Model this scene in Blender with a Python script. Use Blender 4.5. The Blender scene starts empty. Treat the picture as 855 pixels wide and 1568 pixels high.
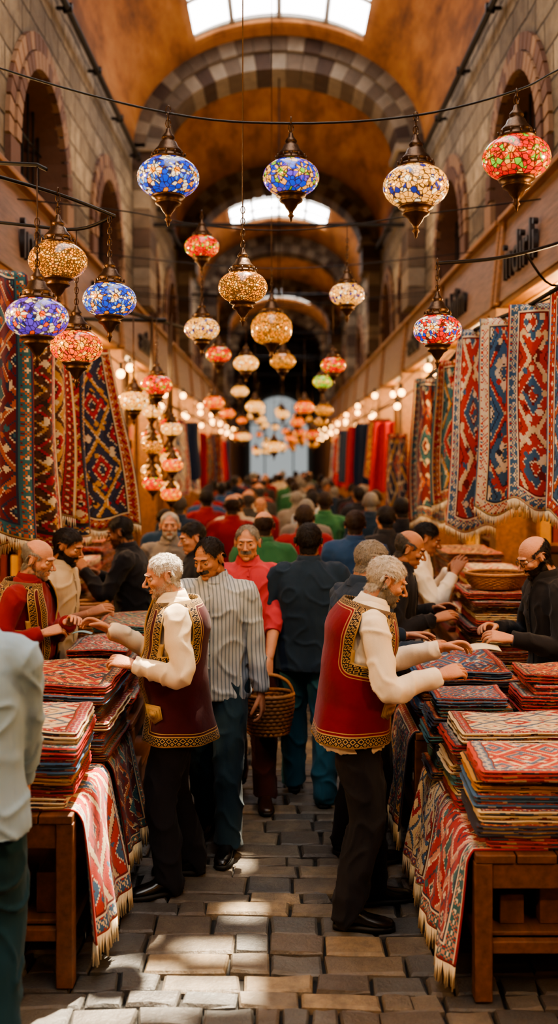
import bpy, math, random
from mathutils import Vector, Matrix, noise
random.seed(7)
scene=bpy.context.scene
COL=scene.collection
V=Vector
def H(h,k=1.0):
    h=h.lstrip('#'); o=[]
    for i in (0,2,4):
        c=int(h[i:i+2],16)/255
        o.append((c/12.92 if c<=.04045 else ((c+.055)/1.055)**2.4)*k)
    return (o[0],o[1],o[2],1)
def lerp(a,b,t): return a+(b-a)*t
def interp(tab,x):
    if x<=tab[0][0]: return tab[0][1:]
    for a,b in zip(tab,tab[1:]):
        if x<=b[0]:
            t=(x-a[0])/(b[0]-a[0]); return tuple(lerp(p,q,t) for p,q in zip(a[1:],b[1:]))
    return tab[-1][1:]
def sstep(a,b,x):
    t=max(0,min(1,(x-a)/(b-a))); return t*t*(3-2*t)
# ------------------------------------------------------------------ materials
class G:
    def __init__(s,name):
        s.m=bpy.data.materials.new(name); s.m.use_nodes=True
        s.t=s.m.node_tree; s.N=s.t.nodes; s.L=s.t.links; s.N.clear()
        s.out=s.N.new('ShaderNodeOutputMaterial')
        s.b=s.N.new('ShaderNodeBsdfPrincipled'); s.L.new(s.b.outputs[0],s.out.inputs[0])
    def lk(s,sock,v):
        if isinstance(v,bpy.types.NodeSocket): s.L.new(v,sock)
        else: sock.default_value=v
    def set(s,**k):
        nm={'color':'Base Color','rough':'Roughness','metal':'Metallic','emit':'Emission Color','es':'Emission Strength','spec':'Specular IOR Level','sheen':'Sheen Weight','sss':'Subsurface Weight','sscale':'Subsurface Scale','coat':'Coat Weight','alpha':'Alpha'}
        for a,v in k.items(): s.lk(s.b.inputs[nm[a]],v)
        return s.m
    def mt(s,op,a,b=0.0,c=None):
        n=s.N.new('ShaderNodeMath'); n.operation=op
        s.lk(n.inputs[0],a); s.lk(n.inputs[1],b)
        if c is not None: s.lk(n.inputs[2],c)
        return n.outputs[0]
    def mix(s,f,a,b,blend='MIX'):
        n=s.N.new('ShaderNodeMix'); n.data_type='RGBA'; n.blend_type=blend
        s.lk(n.inputs[0],f); s.lk(n.inputs[6],a); s.lk(n.inputs[7],b); return n.outputs[2]
    def ramp(s,f,stops,interp='LINEAR'):
        n=s.N.new('ShaderNodeValToRGB'); r=n.color_ramp; r.interpolation=interp
        while len(r.elements)<len(stops): r.elements.new(.5)
        for e,(p,c) in zip(r.elements,stops): e.position=p; e.color=c
        s.lk(n.inputs[0],f); return n.outputs[0]
    def obj(s):
        return s.N.new('ShaderNodeTexCoord').outputs['Object']
    def uv(s):
        return s.N.new('ShaderNodeTexCoord').outputs['UV']
    def sep(s,v):
        n=s.N.new('ShaderNodeSeparateXYZ'); s.lk(n.inputs[0],v); return n.outputs
    def comb(s,x,y,z=0.0):
        n=s.N.new('ShaderNodeCombineXYZ'); s.lk(n.inputs[0],x); s.lk(n.inputs[1],y); s.lk(n.inputs[2],z); return n.outputs[0]
    def noise(s,v,scale,detail=3,rough=.5):
        n=s.N.new('ShaderNodeTexNoise'); s.lk(n.inputs['Vector'],v); n.inputs['Scale'].default_value=scale
        n.inputs['Detail'].default_value=detail; n.inputs['Roughness'].default_value=rough; return n.outputs[0]
    def vor(s,v,scale,feature='F1'):
        n=s.N.new('ShaderNodeTexVoronoi'); n.feature=feature; s.lk(n.inputs['Vector'],v); n.inputs['Scale'].default_value=scale; return n
    def scalev(s,v,x,y,z):
        n=s.N.new('ShaderNodeVectorMath'); n.operation='MULTIPLY'; s.lk(n.inputs[0],v); n.inputs[1].default_value=(x,y,z); return n.outputs[0]
    def bump(s,h,strength=.3,dist=.01):
        n=s.N.new('ShaderNodeBump'); n.inputs['Strength'].default_value=strength; n.inputs['Distance'].default_value=dist
        s.lk(n.inputs['Height'],h); s.L.new(n.outputs[0],s.b.inputs['Normal'])
_mc={}
def cloth(name,c,rough=.92,sheen=.08,fold=.7,stripes=None):
    if name in _mc: return _mc[name]
    g=G(name); o=g.obj(); n=g.noise(o,6,4)
    col=g.mix(g.mt('MULTIPLY',n,.5),c,tuple(x*.6 for x in c[:3])+(1,))
    if stripes:
        x=g.sep(o)[0]; y=g.sep(o)[1]
        w=g.mt('SINE',g.mt('MULTIPLY',g.mt('ADD',x,g.mt('MULTIPLY',y,.6)),stripes[0]))
        col=g.mix(g.mt('GREATER_THAN',w,.55),col,stripes[1])
    h=g.mt('ADD',g.mt('MULTIPLY',g.noise(g.scalev(o,12,12,5),1,3),fold),g.mt('MULTIPLY',g.noise(o,400,1),.05))
    g.bump(h,.45,.03); _mc[name]=g.set(color=col,rough=rough,sheen=sheen,spec=.15); return _mc[name]
def simple(name,c,rough=.6,metal=0,ns=12,var=.4,bump=.2,bd=.01,es=0):
    if name in _mc: return _mc[name]
    g=G(name); o=g.obj(); n=g.noise(o,ns,5,.6)
    col=g.mix(n,c,tuple(x*(1-var) for x in c[:3])+(1,)); g.bump(n,bump,bd)
    g.set(color=col,rough=rough,metal=metal)
    if es: g.set(emit=c,es=es)
    _mc[name]=g.m; return g.m
def emis(name,c,st):
    if name in _mc: return _mc[name]
    g=G(name); _mc[name]=g.set(color=c,emit=c,es=st); return g.m
def wood(name,c):
    g=G(name); o=g.obj(); n=g.noise(g.scalev(o,30,3,30),1,5,.6)
    col=g.ramp(n,[(.25,tuple(x*.35 for x in c[:3])+(1,)),(.7,c)]); g.bump(n,.3,.004); return g.set(color=col,rough=.55)
def carpet(name,W,L,pal,a=.3,b=.4,k=1.0,bw=.1,seed=0.0,q=.012):
    g=G(name); u=g.sep(g.uv())
    x0=g.mt('MULTIPLY',u[0],W); y0=g.mt('MULTIPLY',u[1],L)
    x=g.mt('SNAP',x0,q); y=g.mt('SNAP',y0,q)
    e=g.mt('MINIMUM',g.mt('MINIMUM',x,g.mt('SUBTRACT',W,x)),g.mt('MINIMUM',y,g.mt('SUBTRACT',L,y)))
    px=g.mt('DIVIDE',g.mt('PINGPONG',g.mt('ADD',x,-W/2),a),a); py=g.mt('DIVIDE',g.mt('PINGPONG',g.mt('ADD',y,seed),b),b)
    d=g.mt('FRACT',g.mt('MULTIPLY',g.mt('ADD',px,py),k*.62))
    F,S,T,Lt,D=pal
    fld=g.ramp(d,[(0,F),(.12,Lt),(.15,D),(.19,S),(.34,Lt),(.37,F),(.60,D),(.63,T),(.74,Lt),(.77,F),(.95,D)],'CONSTANT')
    sx=g.mt('PINGPONG',x,.045); sy=g.mt('PINGPONG',y,.06); sm=g.mt('LESS_THAN',g.mt('ADD',sx,sy),.03)
    vv=g.vor(g.comb(x,y,seed),11)
    vs=g.sep(vv.outputs['Color'])
    acc=g.ramp(vs[0],[(0,Lt),(.35,T),(.6,S),(.82,D)],'CONSTANT')
    fld=g.mix(g.mt('MULTIPLY',sm,g.mt('GREATER_THAN',vs[1],.4)),fld,acc)
    fl=g.mt('LESS_THAN',vv.outputs['Distance'],.27)
    fld=g.mix(g.mt('MULTIPLY',fl,g.mt('GREATER_THAN',vs[2],.55)),fld,acc)
    bd=g.mt('ADD',g.mt('PINGPONG',x,bw*.4),g.mt('PINGPONG',y,bw*.4))
    bor=g.ramp(g.mt('DIVIDE',bd,bw*.8),[(0,Lt),(.22,S),(.45,T),(.6,S),(.85,F)],'CONSTANT')
    edge=g.ramp(g.mt('DIVIDE',e,bw*1.5),[(0,F),(.1,Lt),(.16,D),(.2,S),(.72,S),(.8,Lt),(.87,D)],'CONSTANT')
    isb=g.mt('MULTIPLY',g.mt('GREATER_THAN',e,bw*.3),g.mt('LESS_THAN',e,bw*1.15))
    ise=g.mt('LESS_THAN',e,bw*1.48)
    col=g.mix(ise,fld,edge); col=g.mix(isb,col,bor)
    n=g.noise(g.comb(x0,y0,0.0),260,2); n2=g.noise(g.comb(x0,y0,0.0),5,3)
    col=g.mix(g.mt('MULTIPLY',n,.45),col,(.035,.024,.018,1)); col=g.mix(g.mt('MULTIPLY',n2,.3),col,(.08,.055,.04,1))
    g.bump(n,.5,.004)
    return g.set(color=col,rough=.95,sheen=.12,spec=.12)
R1,R2,R3=H('a5161f'),H('bc3630'),H('6e101a'); NV,BL,TE=H('172a48'),H('33648f'),H('246570')
CR,GO,OR=H('dfc9a2'),H('c08a3c'),H('b85c30'); BK,BR=H('1c1212'),H('552c1a'); WH=H('e8dcc6'); PK=H('cf8f7c')
PAL=[(R1,NV,GO,CR,BK),(R3,TE,OR,CR,NV),(NV,R1,GO,CR,BK),(R2,BL,CR,WH,R3),(CR,R1,BL,WH,BR),(TE,R1,GO,CR,BK),(BR,R1,GO,CR,BK),(BL,R1,OR,WH,NV),(GO,R1,BR,CR,BK),(R1,TE,PK,WH,NV),(BL,WH,R2,CR,NV)]
CM=[carpet('kilim_%d'%i,.9,1.1,p,a=.16+.03*(i%3),b=.2+.04*(i%4),k=1+.5*(i%2),bw=.06,seed=i*.37,q=.009) for i,p in enumerate(PAL)]
fringe_m=simple('fringe_cotton',H('dccbaa'),.9,ns=40)
# ------------------------------------------------------------------ mesh builder
class MB:
    def __init__(s): s.v=[];s.f=[];s.mi=[];s.uv=[]
    def add(s,vs,fs,mi=0,uvs=None):
        o=len(s.v); s.v+= [tuple(p) for p in vs]
        for i,f in enumerate(fs):
            s.f.append([o+j for j in f]); s.mi.append(mi if not isinstance(mi,list) else mi[i])
            s.uv.append(uvs[i] if uvs else None)
    def box(s,c,sz,mi=0,rot=None):
        hx,hy,hz=sz[0]/2,sz[1]/2,sz[2]/2
        P=[V((x*hx,y*hy,z*hz)) for z in(-1,1) for y in(-1,1) for x in(-1,1)]
        if rot: P=[rot@p for p in P]
        P=[p+V(c) for p in P]
        s.add(P,[(0,2,3,1),(4,5,7,6),(0,1,5,4),(2,6,7,3),(0,4,6,2),(1,3,7,5)],mi)
    def bb(s,a,b,mi=0):
        s.box([(p+q)/2 for p,q in zip(a,b)],[abs(q-p) for p,q in zip(a,b)],mi)
    def loft(s,rings,mi=0,cap=True,closed=True):
        n=len(rings[0]); vs=[p for r in rings for p in r]; fs=[]
        for i in range(len(rings)-1):
            for j in range(n if closed else n-1):
                k=(j+1)%n; fs.append((i*n+j,i*n+k,(i+1)*n+k,(i+1)*n+j))
        if cap: fs.append(tuple(range(n-1,-1,-1))); b=(len(rings)-1)*n; fs.append(tuple(b+j for j in range(n)))
        s.add(vs,fs,mi)
    def tube(s,pts,rad,seg=10,mi=0,sub=1,cap=True,round_=True):
        pts=[V(p) for p in pts]
        if not isinstance(rad,(list,tuple)): rad=[rad]*len(pts)
        if sub>1:
            P=[];R=[]
            for i in range(len(pts)-1):
                p0=pts[max(i-1,0)];p1=pts[i];p2=pts[i+1];p3=pts[min(i+2,len(pts)-1)]
                for j in range(sub):
                    t=j/sub
                    P.append(.5*((2*p1)+(p2-p0)*t+(2*p0-5*p1+4*p2-p3)*t*t+(3*p1-p0-3*p2+p3)*t**3)); R.append(lerp(rad[i],rad[i+1],t))
            P.append(pts[-1]);R.append(rad[-1]); pts,rad=P,R
        if round_:
            a=(pts[0]-pts[1]).normalized(); b=(pts[-1]-pts[-2]).normalized()
            pts=[pts[0]+a*rad[0]*.8,pts[0]+a*rad[0]*.5]+pts+[pts[-1]+b*rad[-1]*.5,pts[-1]+b*rad[-1]*.8]
            rad=[rad[0]*.45,rad[0]*.85]+list(rad)+[rad[-1]*.85,rad[-1]*.45]
        rings=[];t0=(pts[1]-pts[0]).normalized(); x=t0.orthogonal().normalized()
        for i,p in enumerate(pts):
            t=(pts[min(i+1,len(pts)-1)]-pts[max(i-1,0)])
            t=t.normalized() if t.length>1e-9 else t0
            x=(x-t*x.dot(t)); x=x.normalized() if x.length>1e-6 else t.orthogonal().normalized()
            y=t.cross(x); rings.append([p+(x*math.cos(2*math.pi*j/seg)+y*math.sin(2*math.pi*j/seg))*rad[i] for j in range(seg)])
        s.loft(rings,mi,cap)
    def ell(s,c,r,mi=0,seg=16,rg=10,rot=None):
        c=V(c); rings=[]
        for i in range(1,rg):
            a=math.pi*i/rg-math.pi/2; z=math.sin(a); q=math.cos(a)
            ring=[V((r[0]*q*math.cos(2*math.pi*j/seg),r[1]*q*math.sin(2*math.pi*j/seg),r[2]*z)) for j in range(seg)]
            if rot: ring=[rot@p for p in ring]
            rings.append([c+p for p in ring])
        s.loft(rings,mi,True)
    def rev(s,prof,c=(0,0,0),seg=24,mi=0):
        c=V(c); n=len(prof); vs=[];fs=[];uvs=[]
        for j in range(seg):
            a=2*math.pi*j/seg
            for r,z in prof: vs.append(c+V((r*math.cos(a),r*math.sin(a),z)))
        for j in range(seg):
            k=(j+1)%seg
            for i in range(n-1):
                fs.append((j*n+i,k*n+i,k*n+i+1,j*n+i+1)); uvs.append([(j/seg,i/(n-1)),((j+1)/seg,i/(n-1)),((j+1)/seg,(i+1)/(n-1)),(j/seg,(i+1)/(n-1))])
        s.add(vs,fs,mi,uvs)
    def grid(s,fn,nu,nv,mi=0,skip=None,uvf=None):
        vs=[fn(i/nu,j/nv) for i in range(nu+1) for j in range(nv+1)]; fs=[];uv=[]
        for i in range(nu):
            for j in range(nv):
                if skip and skip((i+.5)/nu,(j+.5)/nv): continue
                fs.append((i*(nv+1)+j,(i+1)*(nv+1)+j,(i+1)*(nv+1)+j+1,i*(nv+1)+j+1))
                q=[(i/nu,j/nv),((i+1)/nu,j/nv),((i+1)/nu,(j+1)/nv),(i/nu,(j+1)/nv)]
                uv.append([uvf(*a) for a in q] if uvf else q)
        s.add(vs,fs,mi,uv)
    def mesh(s,name,mats=(),smooth=True):
        me=bpy.data.meshes.new(name); me.from_pydata(s.v,[],s.f)
        for m in mats: me.materials.append(m)
        if len(mats)>1: me.polygons.foreach_set('material_index',s.mi)
        if any(s.uv):
            ul=me.uv_layers.new(name='UVMap'); flat=[]
            for f,u in zip(s.f,s.uv):
                for k in range(len(f)): flat+= (list(u[k]) if u else [0,0])
            ul.data.foreach_set('uv',flat)
        me.polygons.foreach_set('use_smooth',[smooth]*len(me.polygons)); me.update(); return me
    def obj(s,name,mats=(),smooth=True,parent=None,solid=0,bevel=0,loc=None):
        ob=bpy.data.objects.new(name,s.mesh(name,mats,smooth)); COL.objects.link(ob)
        if parent: ob.parent=parent
        if loc: ob.location=loc
        if solid: m=ob.modifiers.new('s','SOLIDIFY'); m.thickness=solid; m.offset=0
        if bevel: m=ob.modifiers.new('b','BEVEL'); m.width=bevel; m.segments=2; m.limit_method='ANGLE'
        return ob
def put(name,me,parent=None,mat=None):
    ob=bpy.data.objects.new(name,me); COL.objects.link(ob)
    if parent: ob.parent=parent
    if mat is not None: ob.matrix_basis=mat
    return ob
def remesh(mb,vox,it=4,fac=.5,name='m'):
    ob=bpy.data.objects.new('tmp',mb.mesh('tmp')); COL.objects.link(ob)
    r=ob.modifiers.new('r','REMESH'); r.mode='VOXEL'; r.voxel_size=vox
    if it: s=ob.modifiers.new('s','SMOOTH'); s.factor=fac; s.iterations=it
    dg=bpy.context.evaluated_depsgraph_get(); dg.update()
    m2=bpy.data.meshes.new_from_object(ob.evaluated_get(dg)); m2.name=name
    old=ob.data; bpy.data.objects.remove(ob); bpy.data.meshes.remove(old)
    m2.polygons.foreach_set('use_smooth',[True]*len(m2.polygons)); return m2
def wrinkle(me,amp,sc=(12,12,4),seed=0):
    nrm=[v.normal.copy() for v in me.vertices]
    for v,n in zip(me.vertices,nrm):
        c=v.co; q=V((c.x*sc[0]+seed,c.y*sc[1]+noise.noise(c*5)*1.2,c.z*sc[2]))
        d=noise.noise(q); r=1-abs(noise.noise(q*.9+V((9,3,1))))*3.2; d2=max(0,r)**2
        v.co=c+n*amp*(d*.5+d2*.7-.25)
    me.update()
# ------------------------------------------------------------------ heads
def head_base():
    b=MB()
    b.ell((0,-.012,.032),(.074,.092,.082),seg=28,rg=18); b.ell((0,.018,-.01),(.064,.072,.085),seg=28,rg=18)
    b.ell((0,.032,-.055),(.050,.055,.054),seg=20,rg=14); b.ell((0,.073,-.09),(.022,.018,.016))
    b.ell((0,.074,.03),(.048,.019,.012))
    for s in(-1,1):
        b.ell((s*.039,.058,-.016),(.021,.025,.019)); b.ell((s*.010,.100,-.029),(.0085,.010,.0075))
        b.ell((s*.077,-.008,-.004),(.006,.017,.030),rot=Matrix.Rotation(s*.35,3,'Z'))
        b.tube([V((s*(.078+.006),-.02+.02*math.cos(a),-.002+.028*math.sin(a))) for a in [x*.4-1.6 for x in range(0,13)]],.0038,6)
        b.ell((s*.047,.0,-.07),(.013,.02,.02))
    b.tube([(0,.082,.024),(0,.097,.002),(0,.112,-.014),(0,.1155,-.024)],[.007,.0072,.009,.0102],10,sub=2)
    b.ell((0,.085,-.0545),(.023,.0125,.005)); b.ell((0,.084,-.0655),(.019,.0125,.006))
    b.tube([(0,-.02,-.04),(0,-.028,-.11),(0,-.035,-.2)],[.052,.053,.064],20)
    me=remesh(b,.003,2,.5,'head')
    for v in me.vertices:
        c=v.co
        if c.y>.03:
            for s in(-1,1):
                d=((c.x-s*.031)/.018)**2+((c.z-.007)/.011)**2
                c.y-=.008*math.exp(-d)
                d=((c.x-s*.03)/.016)**2+((c.z+.012)/.004)**2; c.y-=.0018*math.exp(-d)
            c.y-=.0035*math.exp(-((c.z+.0598)/.0022)**2-(c.x/.024)**2)
            for s in(-1,1):
                q=abs((c.x*s-.02)-( -.03-c.z)*.45)
                if -.065<c.z<-.025 and q<.006: c.y-=.0026*(1-q/.006)
            if .045<c.z<.085 and abs(c.x)<.045: c.y-=.0009*math.sin(c.z*900)
    me.update(); return me
HB=head_base()
FZ=[(-.1,-.085),(-.05,-.078),(-.03,-.045),(-.012,-.03),(.012,.0),(.032,.02),(.05,.055),(.08,.072)]
def hairf(c,style):
    x,y,z=c; zl=interp(FZ,y)[0]+.005*noise.noise(V((x*60,y*60,3))); f=z-zl
    if abs(x)>.064 and abs(y+.006)<.026 and -.05<z<.032: f=-1
    if style=='receding': f=min(f,(.045-y)+(.5*abs(x))) if z>.04 else f
    if style=='bald':
        f=min(f,.05-.35*y-z if y<.05 else -1)
    return f
def beardf(c,kind):
    x,y,z=c; f=-1
    if kind in('beard','stubble') and y>-.02 and z>-.13:
        zb=interp([(-.02,-.0),(.03,-.03),(.08,-.04),(.1,-.042)],y)[0]; f=zb-z
        if abs(x)<.022 and -.072<z<-.05 and y>.06: f=-1
        if z<-.1 and y<.035: f=-1
    if y>.07 and abs(x)<.034 and -.052<z<-.034: f=max(f,min(z+.054,-.033-z,.036-abs(x))*1.2)
    return f
_hc={}
def shell(fn,T,key,kind='hair',nstr=6500):
    if key in _hc: return _hc[key]
    nm=[v.normal.copy() for v in HB.vertices]; fv=[fn(v.co) for v in HB.vertices]; b=MB(); mp={}
    vs=[];fs=[];nn=[]
    for p in HB.polygons:
        if all(fv[i]>-.004 for i in p.vertices):
            f=[]
            for i in p.vertices:
                if i not in mp:
                    mp[i]=len(vs); c=HB.vertices[i].co
                    lump=.0035*noise.noise(V((c.x*70,c.y*45,c.z*70)))+.003*noise.noise(V((c.x*160,c.y*60,c.z*160)))
                    t=-.002+(T+.002)*sstep(-.002,.014,fv[i])+lump*sstep(0,.01,fv[i])*(1 if kind=='hair' else .3)
                    vs.append(c+nm[i]*t); nn.append(nm[i])
                f.append(mp[i])
            fs.append(f)
    if kind!='stubble': b.add(vs,fs)
    rr=random.Random(5); crown=V((.01,-.06,.12))
    for _ in range({'hair':nstr,'beard':4200,'stubble':4200}[kind]):
        i=rr.randrange(len(vs)); p=vs[i]+V((rr.uniform(-.002,.002),rr.uniform(-.002,.002),rr.uniform(-.002,.002))); n=nn[i]
        if kind=='hair':
            fl=p-crown
            fl=V((fl.x,fl.y*.8,fl.z-.03)); ln=rr.uniform(.010,.022)*(.6+T*32)
            clump=V((noise.noise(p*45),noise.noise(p*45+V((5,1,2))),noise.noise(p*45+V((1,9,4)))))*1.3
        else:
            fl=V((0,.15,-1)); ln=rr.uniform(.003,.007) if kind=='stubble' else rr.uniform(.005,.010); clump=V((noise.noise(p*60),0,0))
        fl=(fl-n*fl.dot(n)); fl=fl.normalized() if fl.length>1e-6 else V((0,0,-1))
        fl=(fl+clump*.6+n*rr.uniform(.1,.5)).normalized()
        sd=fl.cross(n).normalized()*.0006
        q1=p+fl*ln*.55+n*.001; q2=p+fl*ln-n*.001
        p=p-n*.003
        b.add([p-sd,p+sd,q1+sd,q1-sd,q2],[(0,1,2,3),(3,2,4)])
    me=b.mesh('hair'); _hc[key]=me; return me
def hairmat(name,c):
    g=G(name); o=g.obj(); n=g.noise(g.scalev(o,160,160,40),1,3); col=g.mix(n,c,tuple(x*.4 for x in c[:3])+(1,))
    g.bump(n,.6,.003); return g.set(color=col,rough=.65,spec=.25)
HM={'white':hairmat('hair_white',H('c2bcb4')),'grey':hairmat('hair_grey',H('8b867f')),'black':hairmat('hair_black',H('1d1614')),'brown':hairmat('hair_brown',H('38281e')),'salt':hairmat('hair_salt',H('4b4642'))}
def skinmat(name,c):
    g=G(name); o=g.obj(); n=g.noise(o,26,5,.65); m=g.noise(o,75,3)
    col=g.mix(n,c,(c[0]*.66,c[1]*.47,c[2]*.42,1)); col=g.mix(g.mt('MULTIPLY',m,.3),col,(c[0]*.8,c[1]*.7,c[2]*.62,1)); g.bump(g.mt('ADD',g.noise(o,190,3),g.noise(o,45,3)),.4,.004)
    return g.set(color=col,rough=.62,sss=.1,sscale=.012,spec=.28)
SK=[skinmat('skin_tan',H('bb9078')),skinmat('skin_olive',H('a3785e'))]
eye_w=simple('eye_white',H('c4bbae'),.25); eye_i=simple('eye_iris',H('1c100a'),.15)
glass_fr=simple('spectacle_frame',H('161314'),.3)
def eyes_mesh():
    b=MB()
    for s in(-1,1):
        C=V((s*.031,.0715,.007))
        o=len(b.f); b.ell(C,(.0125,.0125,.0125),0,20,16)
        for i in range(o,len(b.f)):
            c=sum((V(b.v[k]) for k in b.f[i]),V())/len(b.f[i]); d=(c-C).normalized()
            b.mi[i]=1 if d.y>.88 else 0
        b.grid(lambda u,v:C+V((math.cos(u*math.pi)*.0142,math.sin(u*math.pi)*math.cos(lerp(.16,1.5,v))*.0142,math.sin(u*math.pi)*math.sin(lerp(.16,1.5,v))*.0142)),12,6,2)
        b.grid(lambda u,v:C+V((math.cos(u*math.pi)*.0139,math.sin(u*math.pi)*math.cos(lerp(.38,1.5,v))*.0139,-math.sin(u*math.pi)*math.sin(lerp(.38,1.5,v))*.0139)),12,6,2)
    return b
_ec={}
def eyes(sk):
    if sk.name not in _ec: _ec[sk.name]=eyes_mesh().mesh('eyes',(eye_w,eye_i,sk))
    return _ec[sk.name]
# ------------------------------------------------------------------ hands
_hand={}
def hand_mesh(side,curl):
    key=(side,curl)
    if key in _hand: return _hand[key]
    b=MB(); s=-1 if side=='R' else 1
    rings=[]
    for y,rx,rz in[(-.02,.026,.02),(.0,.028,.019),(.03,.036,.018),(.06,.041,.016),(.088,.041,.013),(.096,.036,.009)]:
        rings.append([V((rx*math.copysign(abs(math.cos(a))**.8,math.cos(a)),y,rz*math.sin(a))) for a in [2*math.pi*j/16 for j in range(16)]])
    b.loft(rings)
    xs=[.031,.0105,-.0105,-.030]; Ls=[.070,.078,.073,.056]
    for i,(x,Ln) in enumerate(zip(xs,Ls)):
        p=V((s*x,.084-(.006 if i==3 else 0),0)); ang=0; pts=[p-V((0,.02,0)),p]; sp=s*x*.9
        for q,fr in enumerate((.45,.32,.25)):
            ang+= (math.radians((22,32,24)[q]))*curl*(1+.08*i)
            d=V((sp*(1-.3*curl),math.cos(ang),-math.sin(ang))).normalized(); p=p+d*Ln*fr; pts.append(p)
        b.tube(pts,[.0095,.0098,.0088,.008,.0068],10,sub=3)
    p=V((s*.024,.018,-.006)); a=math.radians(42-12*min(curl,1.5)); pts=[p]
    d=V((s*math.sin(a),math.cos(a),-.25-.2*curl)).normalized(); p=p+d*.042; pts.append(p)
    d=V((s*math.sin(a*.6),math.cos(a*.6),-.3-.35*curl)).normalized(); p=p+d*.03; pts.append(p)
    d=V((s*math.sin(a*.1),math.cos(a*.1),-.3-.4*curl)).normalized(); p=p+d*.026; pts.append(p)
    b.tube(pts,[.015,.0125,.0105,.008],10,sub=3)
    me=remesh(b,.0026,2,.5,'hand'); _hand[key]=me; return me
_handc={}
def hand_get(side,curl,sk):
    k=(side,curl,sk.name)
    if k not in _handc:
        m=hand_mesh(side,curl).copy(); m.materials.clear(); m.materials.append(sk); _handc[k]=m
    return _handc[k]
_shoe={}
def shoe(m,k=1):
    if m.name in _shoe: return _shoe[m.name]
    b=MB(); rings=[]
    for y,w,h,c in[(-.075,.02,.05,0),(-.07,.031,.062,0),(-.04,.037,.085,0),(0,.037,.095,0),(.04,.037,.083,0),(.08,.043,.06,.002),(.12,.046,.05,.004),(.16,.042,.042,.004),(.19,.03,.034,.002),(.2,.016,.024,0)]:
        rings.append([V((c+w*math.copysign(abs(math.cos(a))**.7,math.cos(a)),y,max(.012,.5*h+.5*h*math.sin(a)+.004))) for a in [2*math.pi*j/18 for j in range(18)]])
    b.loft(rings,0)
    out=[(-.078,.022),(-.06,.035),(-.02,.04),(.04,.039),(.09,.048),(.14,.048),(.18,.036),(.205,.018)]
    poly=[V((w,y,0)) for y,w in out]+[V((-w,y,0)) for y,w in reversed(out)]
    b.loft([poly,[p+V((0,0,.018)) for p in poly]],1)
    _shoe[m.name]=b.mesh('shoe',(m,simple('shoe_sole',H('0c0a0a'),.7))); return _shoe[m.name]
# ------------------------------------------------------------------ people
TT=[(.70,.20,.15),(.84,.186,.142),(.92,.178,.136),(1.0,.168,.132),(1.1,.166,.134),(1.2,.172,.136),(1.3,.18,.13),(1.36,.18,.116),(1.405,.155,.098),(1.44,.105,.082),(1.47,.072,.07),(1.5,.062,.064)]
def ik(S,T,a,b,hint):
    d=T-S; L=d.length
    if L>(a+b)*.995: T=S+d.normalized()*(a+b)*.995; d=T-S; L=d.length
    x=(a*a-b*b+L*L)/(2*L); hgt=math.sqrt(max(a*a-x*x,0)); u=d/L
    w=(hint-u*hint.dot(u)).normalized(); return S+u*x+w*hgt,T
gold=H('9a7d4e')
def vestmat(name,base,dark):
    g=G(name); u=g.sep(g.uv()); d=u[0]; al=u[1]
    p=g.mt('ADD',g.mt('PINGPONG',al,.014),g.mt('PINGPONG',d,.014))
    gp=g.mt('MULTIPLY',g.mt('LESS_THAN',d,.04),g.mt('GREATER_THAN',g.mt('FRACT',g.mt('MULTIPLY',p,80)),.62))
    l1=g.mt('LESS_THAN',g.mt('ABSOLUTE',g.mt('SUBTRACT',d,.046)),.003); l2=g.mt('LESS_THAN',d,.005); l3=g.mt('LESS_THAN',g.mt('ABSOLUTE',g.mt('SUBTRACT',d,.06)),.0018)
    m=g.mt('MAXIMUM',g.mt('MAXIMUM',gp,l1),g.mt('MAXIMUM',l2,l3))
    col=g.mix(g.noise(g.obj(),7,3),base,tuple(x*.45 for x in base[:3])+(1,))
    col=g.mix(g.mt('LESS_THAN',d,.044),col,dark); col=g.mix(m,col,gold)
    g.bump(g.mt('ADD',m,g.noise(g.obj(),22,3)),.5,.006)
    return g.set(color=col,rough=.88,sheen=.1,spec=.12)
shoe_m=simple('black_leather_shoe',H('0d0b0b'),.25,ns=6,bump=.05); shoe_b=simple('brown_leather_shoe',H('2c1810'),.35,ns=6,bump=.05)
belt_m=simple('belt_leather',H('120d0b'),.4); buckle=simple('buckle',H('b09050'),.3,1)
FZ0=.012
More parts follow.
